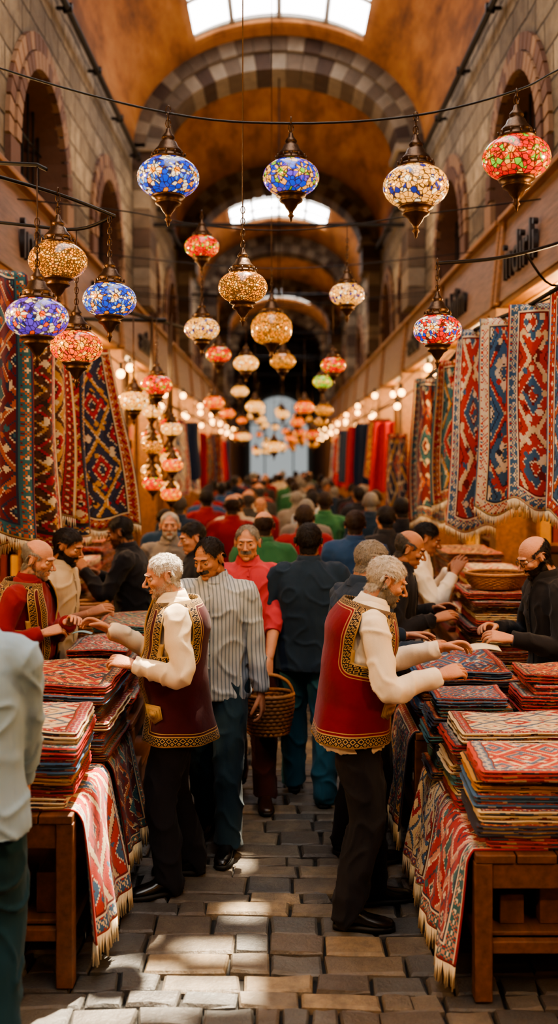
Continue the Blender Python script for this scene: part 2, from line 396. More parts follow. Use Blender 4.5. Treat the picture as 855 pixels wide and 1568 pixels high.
def person(name,pos,face,h=1.72,lean=0,twist=0,hy=0,hp=0,rh=None,lh=None,rc=.5,lc=.5,feet=((-.1,0,10),(.1,0,-10)),hair='full',hc='black',beard=None,
           shirt=None,pants=None,vest=None,vhem=.8,sleeve='long',tuck=False,belly=0,skin=0,low=False,glasses=False,shoes=None,parent=None,wide=1.0):
    k=h/1.7; R=Matrix.Rotation(math.radians(face-90),4,'Z'); Mw=Matrix.Translation((pos[0],pos[1],FZ0))@R; Mi=Mw.inverted()
    E=bpy.data.objects.new(name,None); COL.objects.link(E); E.matrix_world=Mw; E.empty_display_size=.2
    if parent: E.parent=parent
    sk=SK[skin]; vox=.018 if low else .0085
    la=math.radians(lean); tw=math.radians(twist); oy=-math.sin(la)*.10
    tab=[];p=V((0,oy,.92));z=.92
    while z<1.7:
        tab.append((z,p.copy())); a=la*sstep(.92,1.3,z); p=p+V((0,math.sin(a),math.cos(a)))*.02; z+=.02
    def fr(z):
        if z<=.92: c=V((0,oy,z)); a=0;t=0
        else:
            i=min(int((z-.92)/.02),len(tab)-2); f=(z-tab[i][0])/.02; c=tab[i][1].lerp(tab[i+1][1],f); a=la*sstep(.92,1.3,z); t=tw*sstep(1.0,1.35,z)
        U=V((0,math.sin(a),math.cos(a))); Rt=V((math.cos(t),math.sin(t),0)); Rt=(Rt-U*Rt.dot(U)).normalized(); F=U.cross(Rt)
        return c,Rt,F,U
    def tp(z,th,off=0):
        c,Rt,F,U=fr(z); rx,ry=interp(TT,z); g=math.exp(-((z-1.07)/.13)**2)*belly
        rx=rx*wide+g*.3+off; ry=ry+g*.5+off; ct,st=math.cos(th),math.sin(th)
        e=.88; return (c+Rt*rx*math.copysign(abs(ct)**e,ct)+F*(ry*math.copysign(abs(st)**e,st)+g*.6))*k
    def ring(z,off=0,n=28): return [tp(z,2*math.pi*j/n,off) for j in range(n)]
    b=MB(); b.loft([ring(z,-.012) for z in(.80,.86,.92,1.0,1.04)])
    for s,f in((-1,feet[0]),(1,feet[1])):
        hip=V((s*.092,oy,.90)); ank=V((f[0],f[1]-.01,.085))
        kn,an=ik(hip,ank,.42,.41,V((0,1,0)))
        kn=V(kn)
        b.tube([x*k for x in(hip+V((0,0,.02)),hip.lerp(kn,.5),kn,kn.lerp(ank,.45),ank+V((0,-.0,.0)),ank+V((0,.004,-.035)))],[x*k for x in(.105,.099,.084,.079,.075,.079)],18,sub=3,round_=False)
        fm=Matrix.Translation(V((f[0],f[1],0))*k)@Matrix.Rotation(math.radians(f[2]),4,'Z')@Matrix.Scale(k,4)
        put('shoe',shoe(shoes or shoe_m),E,fm)
    me=remesh(b,vox,4,.5,'trousers'); wrinkle(me,.016*k,(10,10,6),pos[1]); me.materials.append(pants); put('trousers',me,E)
    wr={}
    for s,tg,cn in((1,rh,rc),(-1,lh,lc)):
        c,Rt,F,U=fr(1.375); S=c+Rt*s*.172*wide
        if tg is None: T=V((s*.265*wide,.05+oy*.3+math.sin(la)*.3,.83)); hint=V((s*.15,-1,0)); hang=True
        else:
            T=(Mi@V(tg))/k; dd=(T-S).normalized(); T=T-dd*.075; hint=V((s*.45,-.25,-1)); hang=False
        El,T=ik(S,T,.285,.255,hint); wr[s]=(S,El,T,hang,cn,Rt,F,U)
    b=MB()
    if tuck: zs=[.97,1.02,1.1,1.18,1.24,1.3,1.345,1.38,1.41,1.44,1.47]
    else: zs=[.80,.86,.92,1.0,1.07,1.14,1.2,1.26,1.31,1.345,1.38,1.41,1.44,1.47]
    b.loft([ring(z,.006) for z in zs])
    for s,(S,El,T,hang,cn,Rt,F,U) in wr.items():
        inn=fr(1.39)[0]+Rt*s*.09; lo=.007
        P=[inn,S,S.lerp(El,.45),El,El.lerp(T,.5),T]; Rr=[.062,.064+lo,.057+lo,.050+lo,.046+lo,.036+lo]
        if sleeve=='short': P=[inn,S,S.lerp(El,.45),S.lerp(El,.8)]; Rr=[.062,.066,.06,.058]
        elif sleeve=='rolled': P=[inn,S,S.lerp(El,.45),El,El.lerp(T,.35)]; Rr=[.062,.066,.06,.054,.052]
        b.tube([x*k for x in P],[x*k for x in Rr],16,sub=4,round_=False)
        if sleeve=='long': b.tube([(El.lerp(T,.86))*k,(El.lerp(T,1.0))*k],[.044*k,.041*k],16,round_=False)
    me=remesh(b,vox,3,.5,'shirt'); wrinkle(me,.013*k,(9,9,9),pos[0]*7); me.materials.append(shirt); put('shirt',me,E)
    b=MB()
    for s,(S,El,T,hang,cn,Rt,F,U) in wr.items():
        b.tube([x*k for x in(S.lerp(El,.5),El,El.lerp(T,.4),T)],[x*k for x in(.042,.036,.037,.0245)],14,sub=4)
        Y=(T-El).normalized()
        Z=(V((s,0,0)) if hang else (V((0,0,1))*.75+Rt*s*.5)); Z=(Z-Y*Z.dot(Y)).normalized(); X=Y.cross(Z)
        m=Matrix((X,Y,Z)).transposed().to_4x4(); m=Matrix.Translation((T+Y*.012)*k)@m@Matrix.Scale(k*1.0,4)
        put('hand',hand_get('R' if s>0 else 'L',cn,sk),E,m)
    me=b.mesh('forearms',(sk,)); put('forearms',me,E)
    c,Rt,F,U=fr(1.465)
    b=MB()
    def col(u,v):
        a=u*2*math.pi+math.pi/2; fg=math.exp(-((min(u,1-u)*2*math.pi)/.55)**2)
        r,zz=[(.088,-.025),(.076,.012),(.068,.036-.045*fg),(.064,.034-.045*fg),(.064,-.01)][int(round(v*4))]
        return (c+Rt*r*math.cos(a)+F*(r*1.02*math.sin(a)+.004)+U*zz)*k
    b.grid(col,28,4); b.obj('collar',(shirt,),parent=E)
    if tuck:
        b=MB(); b.loft([ring(z,o) for z,o in((.985,.0),(.985,.008),(1.02,.008),(1.02,.0))],0)
        b.box(tp(1.0,math.pi/2,.012),(.045,.008,.035),1); b.obj('belt',(belt_m,buckle),parent=E)
    elif not low and not vest:
        b=MB()
        for i in range(7): b.ell(tp(.9+.08*i,math.pi/2,.010),(.006,.004,.006),0,8,6)
        b.tube([tp(z,math.pi/2+.05,.008) for z in[.82+.05*i for i in range(13)]],.004*k,6)
        b.obj('button_placket',(shirt,),parent=E)
    if vest:
        b=MB(); z0,z1=(vhem,1.455); a0=math.radians(15); off=.02
        def ahl(th,z):
            back=math.sin(th)<0
            return math.radians((20 if back else 34))*(1 if z>1.26 else .7)
        def zof(v): return lerp(z0,z1,v)
        def vf(u,v):
            z=zof(v); aa=a0+max(0,z-1.2)*.9 if z>1.2 else a0+ (1.2-z)*.12
            th=math.pi/2+aa+u*(2*math.pi-2*aa); fl=max(0,1.0-z)*.12
            w=.009*math.sin(th*7+z*3)*max(0,1.15-z)*2+.004*math.sin(z*26+th*3)*sstep(1.3,1.0,z)
            back=max(0,-math.sin(th)); sh=.016*sstep(1.2,1.34,z)+.02*back*sstep(1.2,1.36,z)
            return tp(z,th,off+fl+w+sh)
        def arm(u,v):
            z=zof(v); th=(math.pi/2+a0+u*(2*math.pi-2*a0))%(2*math.pi)
            return min(abs(th-math.pi),abs(th),abs(th-2*math.pi)),z,th
        def sk_(u,v):
            q=arm(u,v); return 1.2<q[1]<1.425 and q[0]<ahl(q[2],q[1])
        def uvf(u,v):
            da,z,th=arm(u,v); de=min(u,1-u)*2*math.pi*.165; dh=z-z0; dn=(1.465-z)*1.2
            dx=max(0,(da-ahl(th,1.3))*.16); dz=max(0,1.2-z,z-1.425); dr=math.hypot(dx,dz)
            m=min([(de,z),(dh,u*1.0),(dr,da*.16+z),(dn,u)]); return (m[0],m[1])
        b.grid(vf,80,44,0,sk_,uvf); b.obj('vest',(vest,),parent=E,solid=.008)
        b=MB()
        for sd in(-1,1):
            th0=math.pi/2+sd*math.radians(48)
            for (sx,sz,mi_,o2) in((.062,.062,1,.034),(.05,.052,0,.037),(.03,.032,1,.040),(.018,.02,0,.043)):
                zc=vhem+.15; pts=[(-1,1),(1,1),(1,-.35),(0,-1),(-1,-.35)]; fl=max(0,1.0-zc)*.12
                b.add([tp(zc+q[1]*sz*.75,th0+q[0]*sz/.16*.7,o2+fl) for q in pts],[(0,1,2,3,4)],mi_)
        b.obj('embroidered_badge',(vest,simple('gold_thread',gold,.8)),parent=E,solid=.004)
    c,Rt,F,U=fr(1.46); a=la*.8; Hr=Matrix.Rotation(tw+math.radians(hy),4,'Z')@Matrix.Rotation(-math.radians(hp)-a*.35,4,'X')
    base=c+U*.037+F*.005; hc_=base+ (Hr@V((0,.018,.085)))
    hm=Matrix.Translation(hc_*k)@Hr@Matrix.Scale(k*.97,4)
    key=('h',sk.name)
    if key not in _hc: m=HB.copy(); m.materials.clear(); m.materials.append(sk); _hc[key]=m
    put('head',_hc[key],E,hm)
    def wm(fn,T,nm,col,kind):
        kk=(nm,col)
        if kk not in _hc: m=shell(fn,T,(nm,),kind).copy(); m.materials.clear(); m.materials.append(HM[col]); _hc[kk]=m
        return _hc[kk]
    put('hair',wm(lambda q:hairf(q,hair),.0025 if hair=='bald' else (.0045 if hair=='receding' else .0065),hair,hc,'hair'),E,hm)
    if beard: put('facial_hair',wm(lambda q:beardf(q,beard[0]),{'moustache':.003,'beard':.002,'stubble':.0005}[beard[0]],beard[0],beard[1],'stubble' if beard[0]=='stubble' else 'beard'),E,hm)
    put('eyes',eyes(sk),E,hm)
    kb=('brow',hc)
    if kb not in _hc:
        b=MB()
        for s in(-1,1): b.tube([(s*.013,.092,.026),(s*.025,.0912,.031),(s*.038,.0868,.031),(s*.049,.0755,.026)],[.0018,.003,.0027,.0012],8,sub=3)
        _hc[kb]=b.mesh('eyebrows',(HM[hc],))
    put('eyebrows',_hc[kb],E,hm)
    if glasses:
        b=MB()
        for s in(-1,1):
            b.tube([V((s*.031+.022*math.cos(t),.097,.005+.017*math.sin(t))) for t in[x*.3491 for x in range(19)]],.0016,6,round_=False)
            b.tube([(s*.053,.096,.01),(s*.073,.05,.012),(s*.080,-.01,.01)],.0016,6)
        b.tube([(-.01,.098,.008),(0,.1,.011),(.01,.098,.008)],.0016,6)
        ob=b.obj('spectacles',(glass_fr,),parent=E); ob.matrix_basis=hm
    return E
# ------------------------------------------------------------------ architecture
W=2.2; ZS=6.8; RISE=1.7
def stone_mat(name,c1,c2,mort,bw,rh,ax):
    g=G(name); o=g.obj(); s=g.sep(o); wb=g.mt('MULTIPLY',g.mt('SUBTRACT',g.noise(o,2.5,3),.5),.07)
    v=g.comb(g.mt('ADD',s[ax[0]],wb),g.mt('ADD',s[ax[1]],wb),0.0)
    n=g.N.new('ShaderNodeTexBrick'); g.L.new(v,n.inputs['Vector']); n.inputs['Scale'].default_value=1
    n.inputs['Brick Width'].default_value=bw; n.inputs['Row Height'].default_value=rh; n.inputs['Mortar Size'].default_value=.016; n.inputs['Mortar Smooth'].default_value=.5
    n.inputs['Color1'].default_value=c1; n.inputs['Color2'].default_value=c2; n.inputs['Mortar'].default_value=mort
    a=g.noise(o,6,7,.7); b=g.noise(o,.9,4)
    col=g.mix(g.ramp(a,[(.38,(0,0,0,1)),(.66,(.8,.8,.8,1))]),n.outputs[0],(.075,.058,.045,1)); col=g.mix(g.mt('MULTIPLY',b,.5),col,(.09,.07,.052,1))
    g.bump(g.mt('ADD',g.mt('MULTIPLY',n.outputs['Fac'],-1.0),g.mt('MULTIPLY',a,.9)),1.0,.05)
    return g.set(color=col,rough=.9,spec=.2)
stone=stone_mat('ashlar_stone',H('9a8a75'),H('64584a'),H('1f1914'),.55,.29,(1,2))
pave=[]
for i,(c1,rg) in enumerate((('42474b',.34),('525251',.3),('62594d',.38),('35383c',.28),('82725a',.42),('4b4540',.33))):
    g=G('paving_stone_%d'%i); o=g.obj(); a=g.noise(o,11,6,.7); b_=g.noise(o,60,3); c_=g.noise(o,2.2,4)
    col=g.mix(g.ramp(a,[(.35,(0,0,0,1)),(.72,(.8,.8,.8,1))]),H(c1),(.03,.027,.025,1)); col=g.mix(g.mt('MULTIPLY',c_,.5),col,(.085,.07,.055,1)); g.bump(g.mt('ADD',a,g.mt('MULTIPLY',b_,.35)),.7,.015)
    pave.append(g.set(color=col,rough=g.mt('ADD',rg,g.mt('MULTIPLY',a,.35)),spec=.45))
b=MB(); b.add([V((-4,-4,-.03)),V((4,-4,-.03)),V((4,64,-.03)),V((-4,64,-.03))],[(0,1,2,3)],6)
rf=random.Random(3); y=2.8
while y<34:
    hgt=rf.uniform(.11,.2); x=-2.3+rf.uniform(-.12,.1)
    while x<2.3:
        big=abs(x+.1)<.5 and rf.random()<.45
        w=rf.uniform(.26,.40) if big else rf.uniform(.10,.27); gp=.004; z=rf.uniform(0,.009); tl=rf.uniform(-.005,.005); j=lambda:rf.uniform(-.009,.009); c=rf.uniform(.008,.016)
        wy=lambda xx:.014*math.sin(xx*2.3+y*0.7)
        q=[(x+gp+j(),y+gp+j()+wy(x)),(x+w/2,y+gp+j()*1.2+wy(x+w/2)),(x+w-gp+j(),y+gp+j()+wy(x+w)),(x+w-gp+j(),y+hgt-gp+j()+wy(x+w)),(x+w/2,y+hgt-gp+j()*1.2+wy(x+w/2)),(x+gp+j(),y+hgt-gp+j()+wy(x))]
        cx=sum(p[0] for p in q)/6; cy=sum(p[1] for p in q)/6
        def ins(p,d): 
            dx,dy=cx-p[0],cy-p[1]; return (p[0]+(math.copysign(d,dx) if abs(dx)>.02 else 0),p[1]+math.copysign(d,dy))
        lo=[V((p[0],p[1],-.03)) for p in q]; m1=[V((*ins(p,.003),z-.010)) for p in q]; tp_=[V((*ins(p,c),z+tl*(1 if p[0]>cx else -1))) for p in q]
        vs=lo+m1+tp_; fs=[(12,13,14,15,16,17)]
        for i in range(6):
            k_=(i+1)%6; fs+=[(i,k_,6+k_,6+i),(6+i,6+k_,12+k_,12+i)]
        wt_=(4 if rf.random()<.35 else 2) if big else rf.choice((0,0,1,1,3,5,5,2))
        b.add(vs,fs,wt_); x+=w
    y+=hgt
b.add([V((-4,34,0)),V((4,34,0)),V((4,64,0)),V((-4,64,0))],[(0,1,2,3)],0)
b.obj('floor',pave+[simple('grout',H('14100e'),.9)],smooth=False)
def vault_mat():
    g=G('ochre_plaster'); o=g.obj(); n=g.noise(g.scalev(o,3,.7,3),1,6,.65); m=g.noise(o,14,4); m2=g.noise(o,1.6,4)
    col=g.ramp(n,[(.3,H('5a3822')),(.5,H('8f5c33')),(.72,H('aa7545'))]); col=g.mix(g.mt('MULTIPLY',m2,.35),col,H('4a3426')); g.bump(m,.35,.012)
    return g.set(color=col,rough=.85,spec=.2)
ochre=vault_mat()
RIBS=[15.3,21.9,28.6,35.5,42.5,50]
def vp(t,y,dx=0,dz=0): return V(((W-dx)*math.cos(t),y,ZS+(RISE-dz)*math.sin(t)))
SKY=[(-2.6,8.4),(11.2,14.4),(23.6,26.4),(37.2,39.6)]  # first opening is out of view, added to hold the fill panel
NU,NVv=48,340
def vs_skip(u,v):
    y=lerp(-4,64,v); x=W*math.cos(u*math.pi); return abs(x)<1.28 and any(a<y<b_ for a,b_ in SKY)
b=MB(); b.grid(lambda u,v:vp(u*math.pi,lerp(-4,64,v)),NU,NVv,0,vs_skip); b.obj('ceiling',(ochre,),solid=.06)
skyglass=emis('skylight_glass',(.97,.97,1,1),8.0); skyfar=emis('far_skylight_glass',(.95,.97,1,1),13.0); bars=simple('glazing_bar',H('8d8578'),.5)
tmax=math.acos(1.3/W)
for i,(a,c) in enumerate(SKY[1:]):
    b=MB(); b.grid(lambda u,v:vp(lerp(tmax,math.pi-tmax,u),lerp(a-.04,c+.04,v),0,-.1)+V((0,0,.03)),20,4,0)
    for q in range(4):
        y=lerp(a,c,q/3); b.tube([vp(lerp(tmax,math.pi-tmax,j/16),y,0,.0)+V((0,0,.06)) for j in range(17)],.028,6,1,round_=False)
    for q in range(5):
        t=lerp(tmax,math.pi-tmax,q/4); b.tube([vp(t,a)+V((0,0,.06)),vp(t,c)+V((0,0,.06))],.04,6,1,round_=False)
    b.obj('skylight_%d'%(i+2),(skyfar if i else skyglass,bars))
near=emis('near_fill_glow',(1,.95,.88,1),7.0)  # added glowing panel out of view, soft fill from above and behind the camera
SUN=V((-.16,-.36,-1)).normalized()
def hole(cx,cy):  # gaps cut in the fill panel where sun should land on floor and men
    px=cx+SUN.x/-SUN.z*8.3; py=cy+SUN.y/-SUN.z*8.3
    if -1.0<px<.4 and 3.98<py<4.46: return noise.noise(V((px*3.2,py*5,2.2)))>-.16
    if -1.0<px<-.4 and 3.7<py<3.94: return noise.noise(V((px*3,py*4,7.7)))>-.1
    if -.88<px<-.6 and 4.46<py<4.75: return True
    if -.25<px<.0 and 4.72<py<4.82: return True
    if .3<px<.75 and 5.1<py<5.5: return True
    if -.6<px<-.2 and 5.25<py<5.6: return noise.noise(V((px*5,py*5,1.7)))>-.1
    return False
b=MB(); b.grid(lambda u,v:V((lerp(-1.5,1.5,u),lerp(-2.7,8.5,v),8.3)),44,150,0,lambda u,v:hole(lerp(-1.5,1.5,u),lerp(-2.7,8.5,v)))
for q in range(8): b.bb((-1.5,-2.7+1.55*q,8.22),(1.5,-2.66+1.55*q,8.29),1)
b.obj('skylight_1',(near,bars),smooth=False)
vd=simple('voussoir_dark',H('4a3527'),.88,ns=6,var=.65,bump=.8,bd=.03); vl=simple('voussoir_light',H('8d7b66'),.88,ns=6,var=.65,bump=.8,bd=.03); vm=simple('voussoir_mid',H('685543'),.88,ns=6,var=.65,bump=.8,bd=.03)
for i,y in enumerate(RIBS):
    b=MB(); n=25
    for j in range(n):
        mi=(1,0,1,2)[j%4] if (j*7+i)%5 else 2
        for q in range(3):
            t0=math.pi*(j+q/3+ (.03 if q==0 else 0))/n; t1=math.pi*(j+(q+1)/3)/n
            for dxa,dza,dxb,dzb,w_ in((0,0,.21,.25,.46),(.21,.25,.42,.5,.38)):
                P=[vp(t0,0,dxa,dza),vp(t1,0,dxa,dza),vp(t1,0,dxb,dzb),vp(t0,0,dxb,dzb)]
                vs=[V((p.x,y-w_,p.z)) for p in P]+[V((p.x,y+w_,p.z)) for p in P]
                b.add(vs,[(0,1,2,3),(7,6,5,4),(2,1,5,6),(3,2,6,7),(0,3,7,4)],mi if w_<.4 else (mi+1+j%2)%3)
    for s in(-1,1):
        for z in range(8): b.bb((s*2.19,y-.4,4.45+z*.29),(s*(1.8 if z>5 else 1.93),y+.4,4.73+z*.29),(2,1,2,0)[z%4])
        b.bb((s*2.19,y-.46,6.76),(s*1.74,y+.46,6.86),1)
    b.tube([(-1.95,y,5.75),(1.95,y,5.75)],.03,8,3); b.tube([(0,y,5.75),(0,y,8.0)],.012,6,3)
    b.obj('ceiling_rib',(vd,vl,vm,simple('iron',H('1a1513'),.6,.6)),smooth=False,bevel=.012)
iron=_mc['iron']
ARC=[1.7,5.6,9.2,12.75,17.1,20.1,23.8,26.8,30.6,33.6,37.4,40.4,45,48]
brk1=simple('brick_a',H('5c3d2e'),.9,ns=20,bump=.5); brk2=simple('brick_b',H('83634b'),.9,ns=20,bump=.5); darkp=simple('window_dark',H('0b0a0b'),.3)
r0=.92; zsill=4.42; zsp=4.78
for s,nm in((-1,'left'),(1,'right')):
    b=MB(); x=s*W; edges=[-4]+[ (ARC[i]+ARC[i+1])/2 for i in range(len(ARC)-1)]+[64]
    q=lambda a,b_,c,d,mi=0,xx=x: b.add([V((xx,a,c)),V((xx,b_,c)),V((xx,b_,d)),V((xx,a,d))],[(0,1,2,3)],mi)
    for i,cy in enumerate(ARC):
        a,e=edges[i],edges[i+1]
        q(a,e,3.62,zsill); q(a,cy-r0,zsill,ZS+.1); q(cy+r0,e,zsill,ZS+.1)
        pts=[(cy-r0,zsill)]+[(cy-r0*math.cos(math.pi*j/16),zsp+r0*math.sin(math.pi*j/16)) for j in range(17)]+[(cy+r0,zsill)]
        for (y0,z0),(y1,z1) in zip(pts[1:-1],pts[2:-1]): b.add([V((x,y0,z0)),V((x,y1,z1)),V((x,y1,ZS+.1)),V((x,y0,ZS+.1))],[(0,1,2,3)])
        for (y0,z0),(y1,z1) in zip(pts,pts[1:]): b.add([V((x,y0,z0)),V((x+s*.4,y0,z0)),V((x+s*.4,y1,z1)),V((x,y1,z1))],[(0,1,2,3)],1)
        b.add([V((x,cy-r0,zsill)),V((x+s*.4,cy-r0,zsill)),V((x+s*.4,cy+r0,zsill)),V((x,cy+r0,zsill))],[(0,1,2,3)],1)
        b.add([V((x+s*.39,cy-r0-.05,zsill-.05)),V((x+s*.39,cy+r0+.05,zsill-.05)),V((x+s*.39,cy+r0+.05,5.9)),V((x+s*.39,cy-r0-.05,5.9))],[(0,1,2,3)],2)
    b.obj('wall_'+nm,(stone,brk1,darkp),smooth=False)
    for i,cy in enumerate(ARC[:10]):
        b=MB(); n=23
        for ring_ in range(2):
            ra=r0+.16*ring_; rb=ra+.15
            for j in range(n):
                t0=math.pi*(j+.08)/n;t1=math.pi*(j+.92)/n
                P=[(cy-rr*math.cos(t),zsp+rr*math.sin(t)) for rr,t in((ra,t0),(ra,t1),(rb,t1),(rb,t0))]
                vs=[V((x+s*.02,*p)) for p in P]+[V((x-s*(.06-.02*ring_),*p)) for p in P]
                b.add(vs,[(4,5,6,7),(0,1,5,4),(1,2,6,5),(2,3,7,6),(3,0,4,7)],rf.randrange(2))
        b.bb((x-s*.05,cy-r0-.3,4.44),(x+s*.02,cy-r0,zsp-.01),0); b.bb((x-s*.05,cy+r0,4.44),(x+s*.02,cy+r0+.3,zsp-.01),1)
        for k_ in range(1,9):
            yy=cy-r0+2*r0*k_/9; zt=zsp+math.sqrt(max(0,r0*r0-(yy-cy)**2)); b.tube([(x+s*.2,yy,zsill),(x+s*.2,yy,zt)],.013,6,2,round_=False)
        for zz in(4.8,5.2): b.tube([(x+s*.2,cy-r0,zz),(x+s*.2,cy+r0,zz)],.013,6,2,round_=False)
        b.obj('window_%d'%(i+1),(brk1,brk2,iron),smooth=False)
    b=MB()
    for a,e in((3,14.8),(15.8,21.4),(22.4,28.1),(29.1,35)):
        b.tube([(s*2.08,a,6.6),(s*2.08,e,6.6)],.035,8)
        yy=a+.4
        while yy<e: b.tube([(s*2.18,yy,6.6),(s*2.08,yy,6.6)],.02,6); b.box((s*2.08,yy,6.6),(.09,.05,.09)); yy+=1.6
    b.obj('conduit_pipe',(iron,))
b=MB(); b.add([V((-4,63,0)),V((4,63,0)),V((4,63,9)),V((-4,63,9))],[(0,1,2,3)]); b.obj('wall_back',(simple('hazy_stone',H('7d766c'),.9),),smooth=False)
b=MB(); P=[(-1.8,0.1),(1.8,.1)]+[(1.8*math.cos(math.pi*j/14),4.2+1.8*math.sin(math.pi*j/14)) for j in range(15)]
b.add([V((p[0],62.8,p[1])) for p in P],[tuple(range(len(P)))],0)
for xx in(-.9,.9): b.bb((xx-.04,62.65,.1),(xx+.04,62.75,5.6),1)
for zz in(4.2,): b.bb((-1.8,62.65,zz),(1.8,62.75,zz+.08),1)
b.obj('door_1',(emis('daylight_opening',H('a3a9a9'),.9),iron),smooth=False)
b=MB(); b.add([V((-4,-4,0)),V((4,-4,0)),V((4,-4,9)),V((-4,-4,9))],[(3,2,1,0)]); b.obj('wall_front',(stone,),smooth=False)
# shops
signw=wood('sign_wood',H('7a5d4e')); shopw=wood('shop_wood',H('8a5a2c')); gold_lit=simple('shelf_backing',H('e6b050'),.6)
goods=[simple('goods_%d'%i,H(c),.6) for i,c in enumerate(('d9a441','8c4a22','e2c890','7a2a1c','b8873a','3e2a1e'))]
YB=[-1.2,2.2,5.6,9.3,12.8,16.3,19.8,23.3,26.8,30.3,34,38,42,47,52,58]
for s,nm in((-1,'left'),(1,'right')):
    b=MB(); b.bb((s*3.62,-4,0),(s*3.68,62.9,3.6)); b.bb((s*2.22,-4,3.57),(s*3.6,62.9,3.61)); b.obj('wall_shops_'+nm,(simple('shop_plaster',H('c0924f'),.8),),smooth=False)
    for i,y in enumerate(YB):
        b=MB(); b.bb((s*2.0,y-.14,0.012),(s*2.32,y+.14,3.55),0); b.bb((s*2.3,y-.03,0.012),(s*3.6,y+.03,3.55),1)
        b.bb((s*1.97,y-.17,0.012),(s*2.35,y+.17,.14),0); b.bb((s*1.97,y-.17,3.3),(s*2.35,y+.17,3.42),0)
        for z in [0.3+.36*q for q in range(9)]:
            b.bb((s*2.32,y-.34,z),(s*3.58,y-.03,z+.025),0); xx=2.36
            while xx<3.5 and i<10:
                w=random.uniform(.05,.14); hh=random.uniform(.12,.28); b.bb((s*xx,y-.3,z+.025),(s*(xx+w),y-.12,z+.025+hh),2+random.randrange(6)); xx+=w+random.uniform(.01,.05)
        b.bb((s*2.32,y-.35,.28),(s*2.35,y-.03,3.4),0)
        if i>=3 and i<9:
            for z in [0.5+.42*q for q in range(7)]:
                b.bb((s*2.1,y+.16,z),(s*2.3,y+1.0,z+.025),0); yy=y+.2
                while yy<y+.92:
                    w=random.uniform(.06,.13); hh=random.uniform(.14,.3); b.bb((s*2.14,yy,z+.025),(s*2.27,yy+w,z+.025+hh),2+random.randrange(6)); yy+=w+random.uniform(.015,.05)
            b.bb((s*2.3,y+.14,.4),(s*2.33,y+1.03,3.4),1); b.bb((s*2.08,y+1.0,.012),(s*2.33,y+1.05,3.5),0)
        b.obj('shop_shelving',[shopw,gold_lit]+goods,smooth=False)
        if i<12 and i>0:
            L=bpy.data.lights.new('shop_lamp','POINT'); L.energy=240; L.color=(1,.64,.29); L.shadow_soft_size=.12
            lo=bpy.data.objects.new('shop_lamp',L); lo.location=(s*2.5,y-1.3,3.25); COL.objects.link(lo)
    b=MB()
    for i in range(len(YB)-1):
        y0,y1=YB[i]+.05,YB[i+1]-.05
        R_=Matrix.Rotation(s*.1,3,'Y'); b.box((s*2.1,(y0+y1)/2,3.98),(.07,y1-y0,.76),0,R_); b.box((s*2.1,(y0+y1)/2,4.38),(.14,y1-y0,.05),1); b.box((s*2.12,(y0+y1)/2,3.59),(.14,y1-y0,.06),1)
        for yy in(y0+.04,y1-.04): b.box((s*2.08,yy,3.98),(.1,.08,.8),1,R_)
    b.obj('shop_sign_board_'+nm,(signw,shopw),smooth=False,bevel=.01)
    for yy,tx in((8.3,'indirli'),(11.6,'halı kilim'),(15.0,'antika')):
        c=bpy.data.curves.new('sign_lettering','FONT'); c.body=tx; c.size=.5; c.extrude=.02; c.align_x='CENTER'; c.materials.append(simple('letter_dark',H('1b100c'),.4))
        o=bpy.data.objects.new('sign_lettering',c); o.location=(s*2.03,yy+.1,3.76); o.rotation_euler=(math.radians(90),0,math.radians(-90*s)); COL.objects.link(o)
bulb=emis('warm_bulb',(1,.5,.16,1),11)
for s in(-1,1):
    b=MB(); P=[]
    for i in range(30):
        y=11+i*1.25; x=s*(1.75+.1*math.sin(i*2.1)); z=3.1+.18*math.sin(i*1.7); b.ell((x,y,z),(.045,.045,.05),0,10,8); b.tube([(x,y,z+.05),(x,y,z+.11)],.02,6,1); P.append((x,y,z+.11)); 
        if i%4==0: b.tube([(x,y,z+.1),(s*2.0,y,z+.3)],.008,5,1)
    b.tube(P,.006,5,1); b.obj('string_of_bulbs',(bulb,iron))
for y in(7.5,11,14.2,18.5,25,32,40):
    for s in(-1,1):
        L=bpy.data.lights.new('cornice_uplight','SPOT'); L.energy=200; L.color=(1,.72,.44); L.spot_size=2.1; L.spot_blend=1; L.shadow_soft_size=.15
        lo=bpy.data.objects.new('cornice_uplight',L); lo.location=(s*1.5,y,4.6); lo.rotation_euler=(math.radians(180),0,0); COL.objects.link(lo)
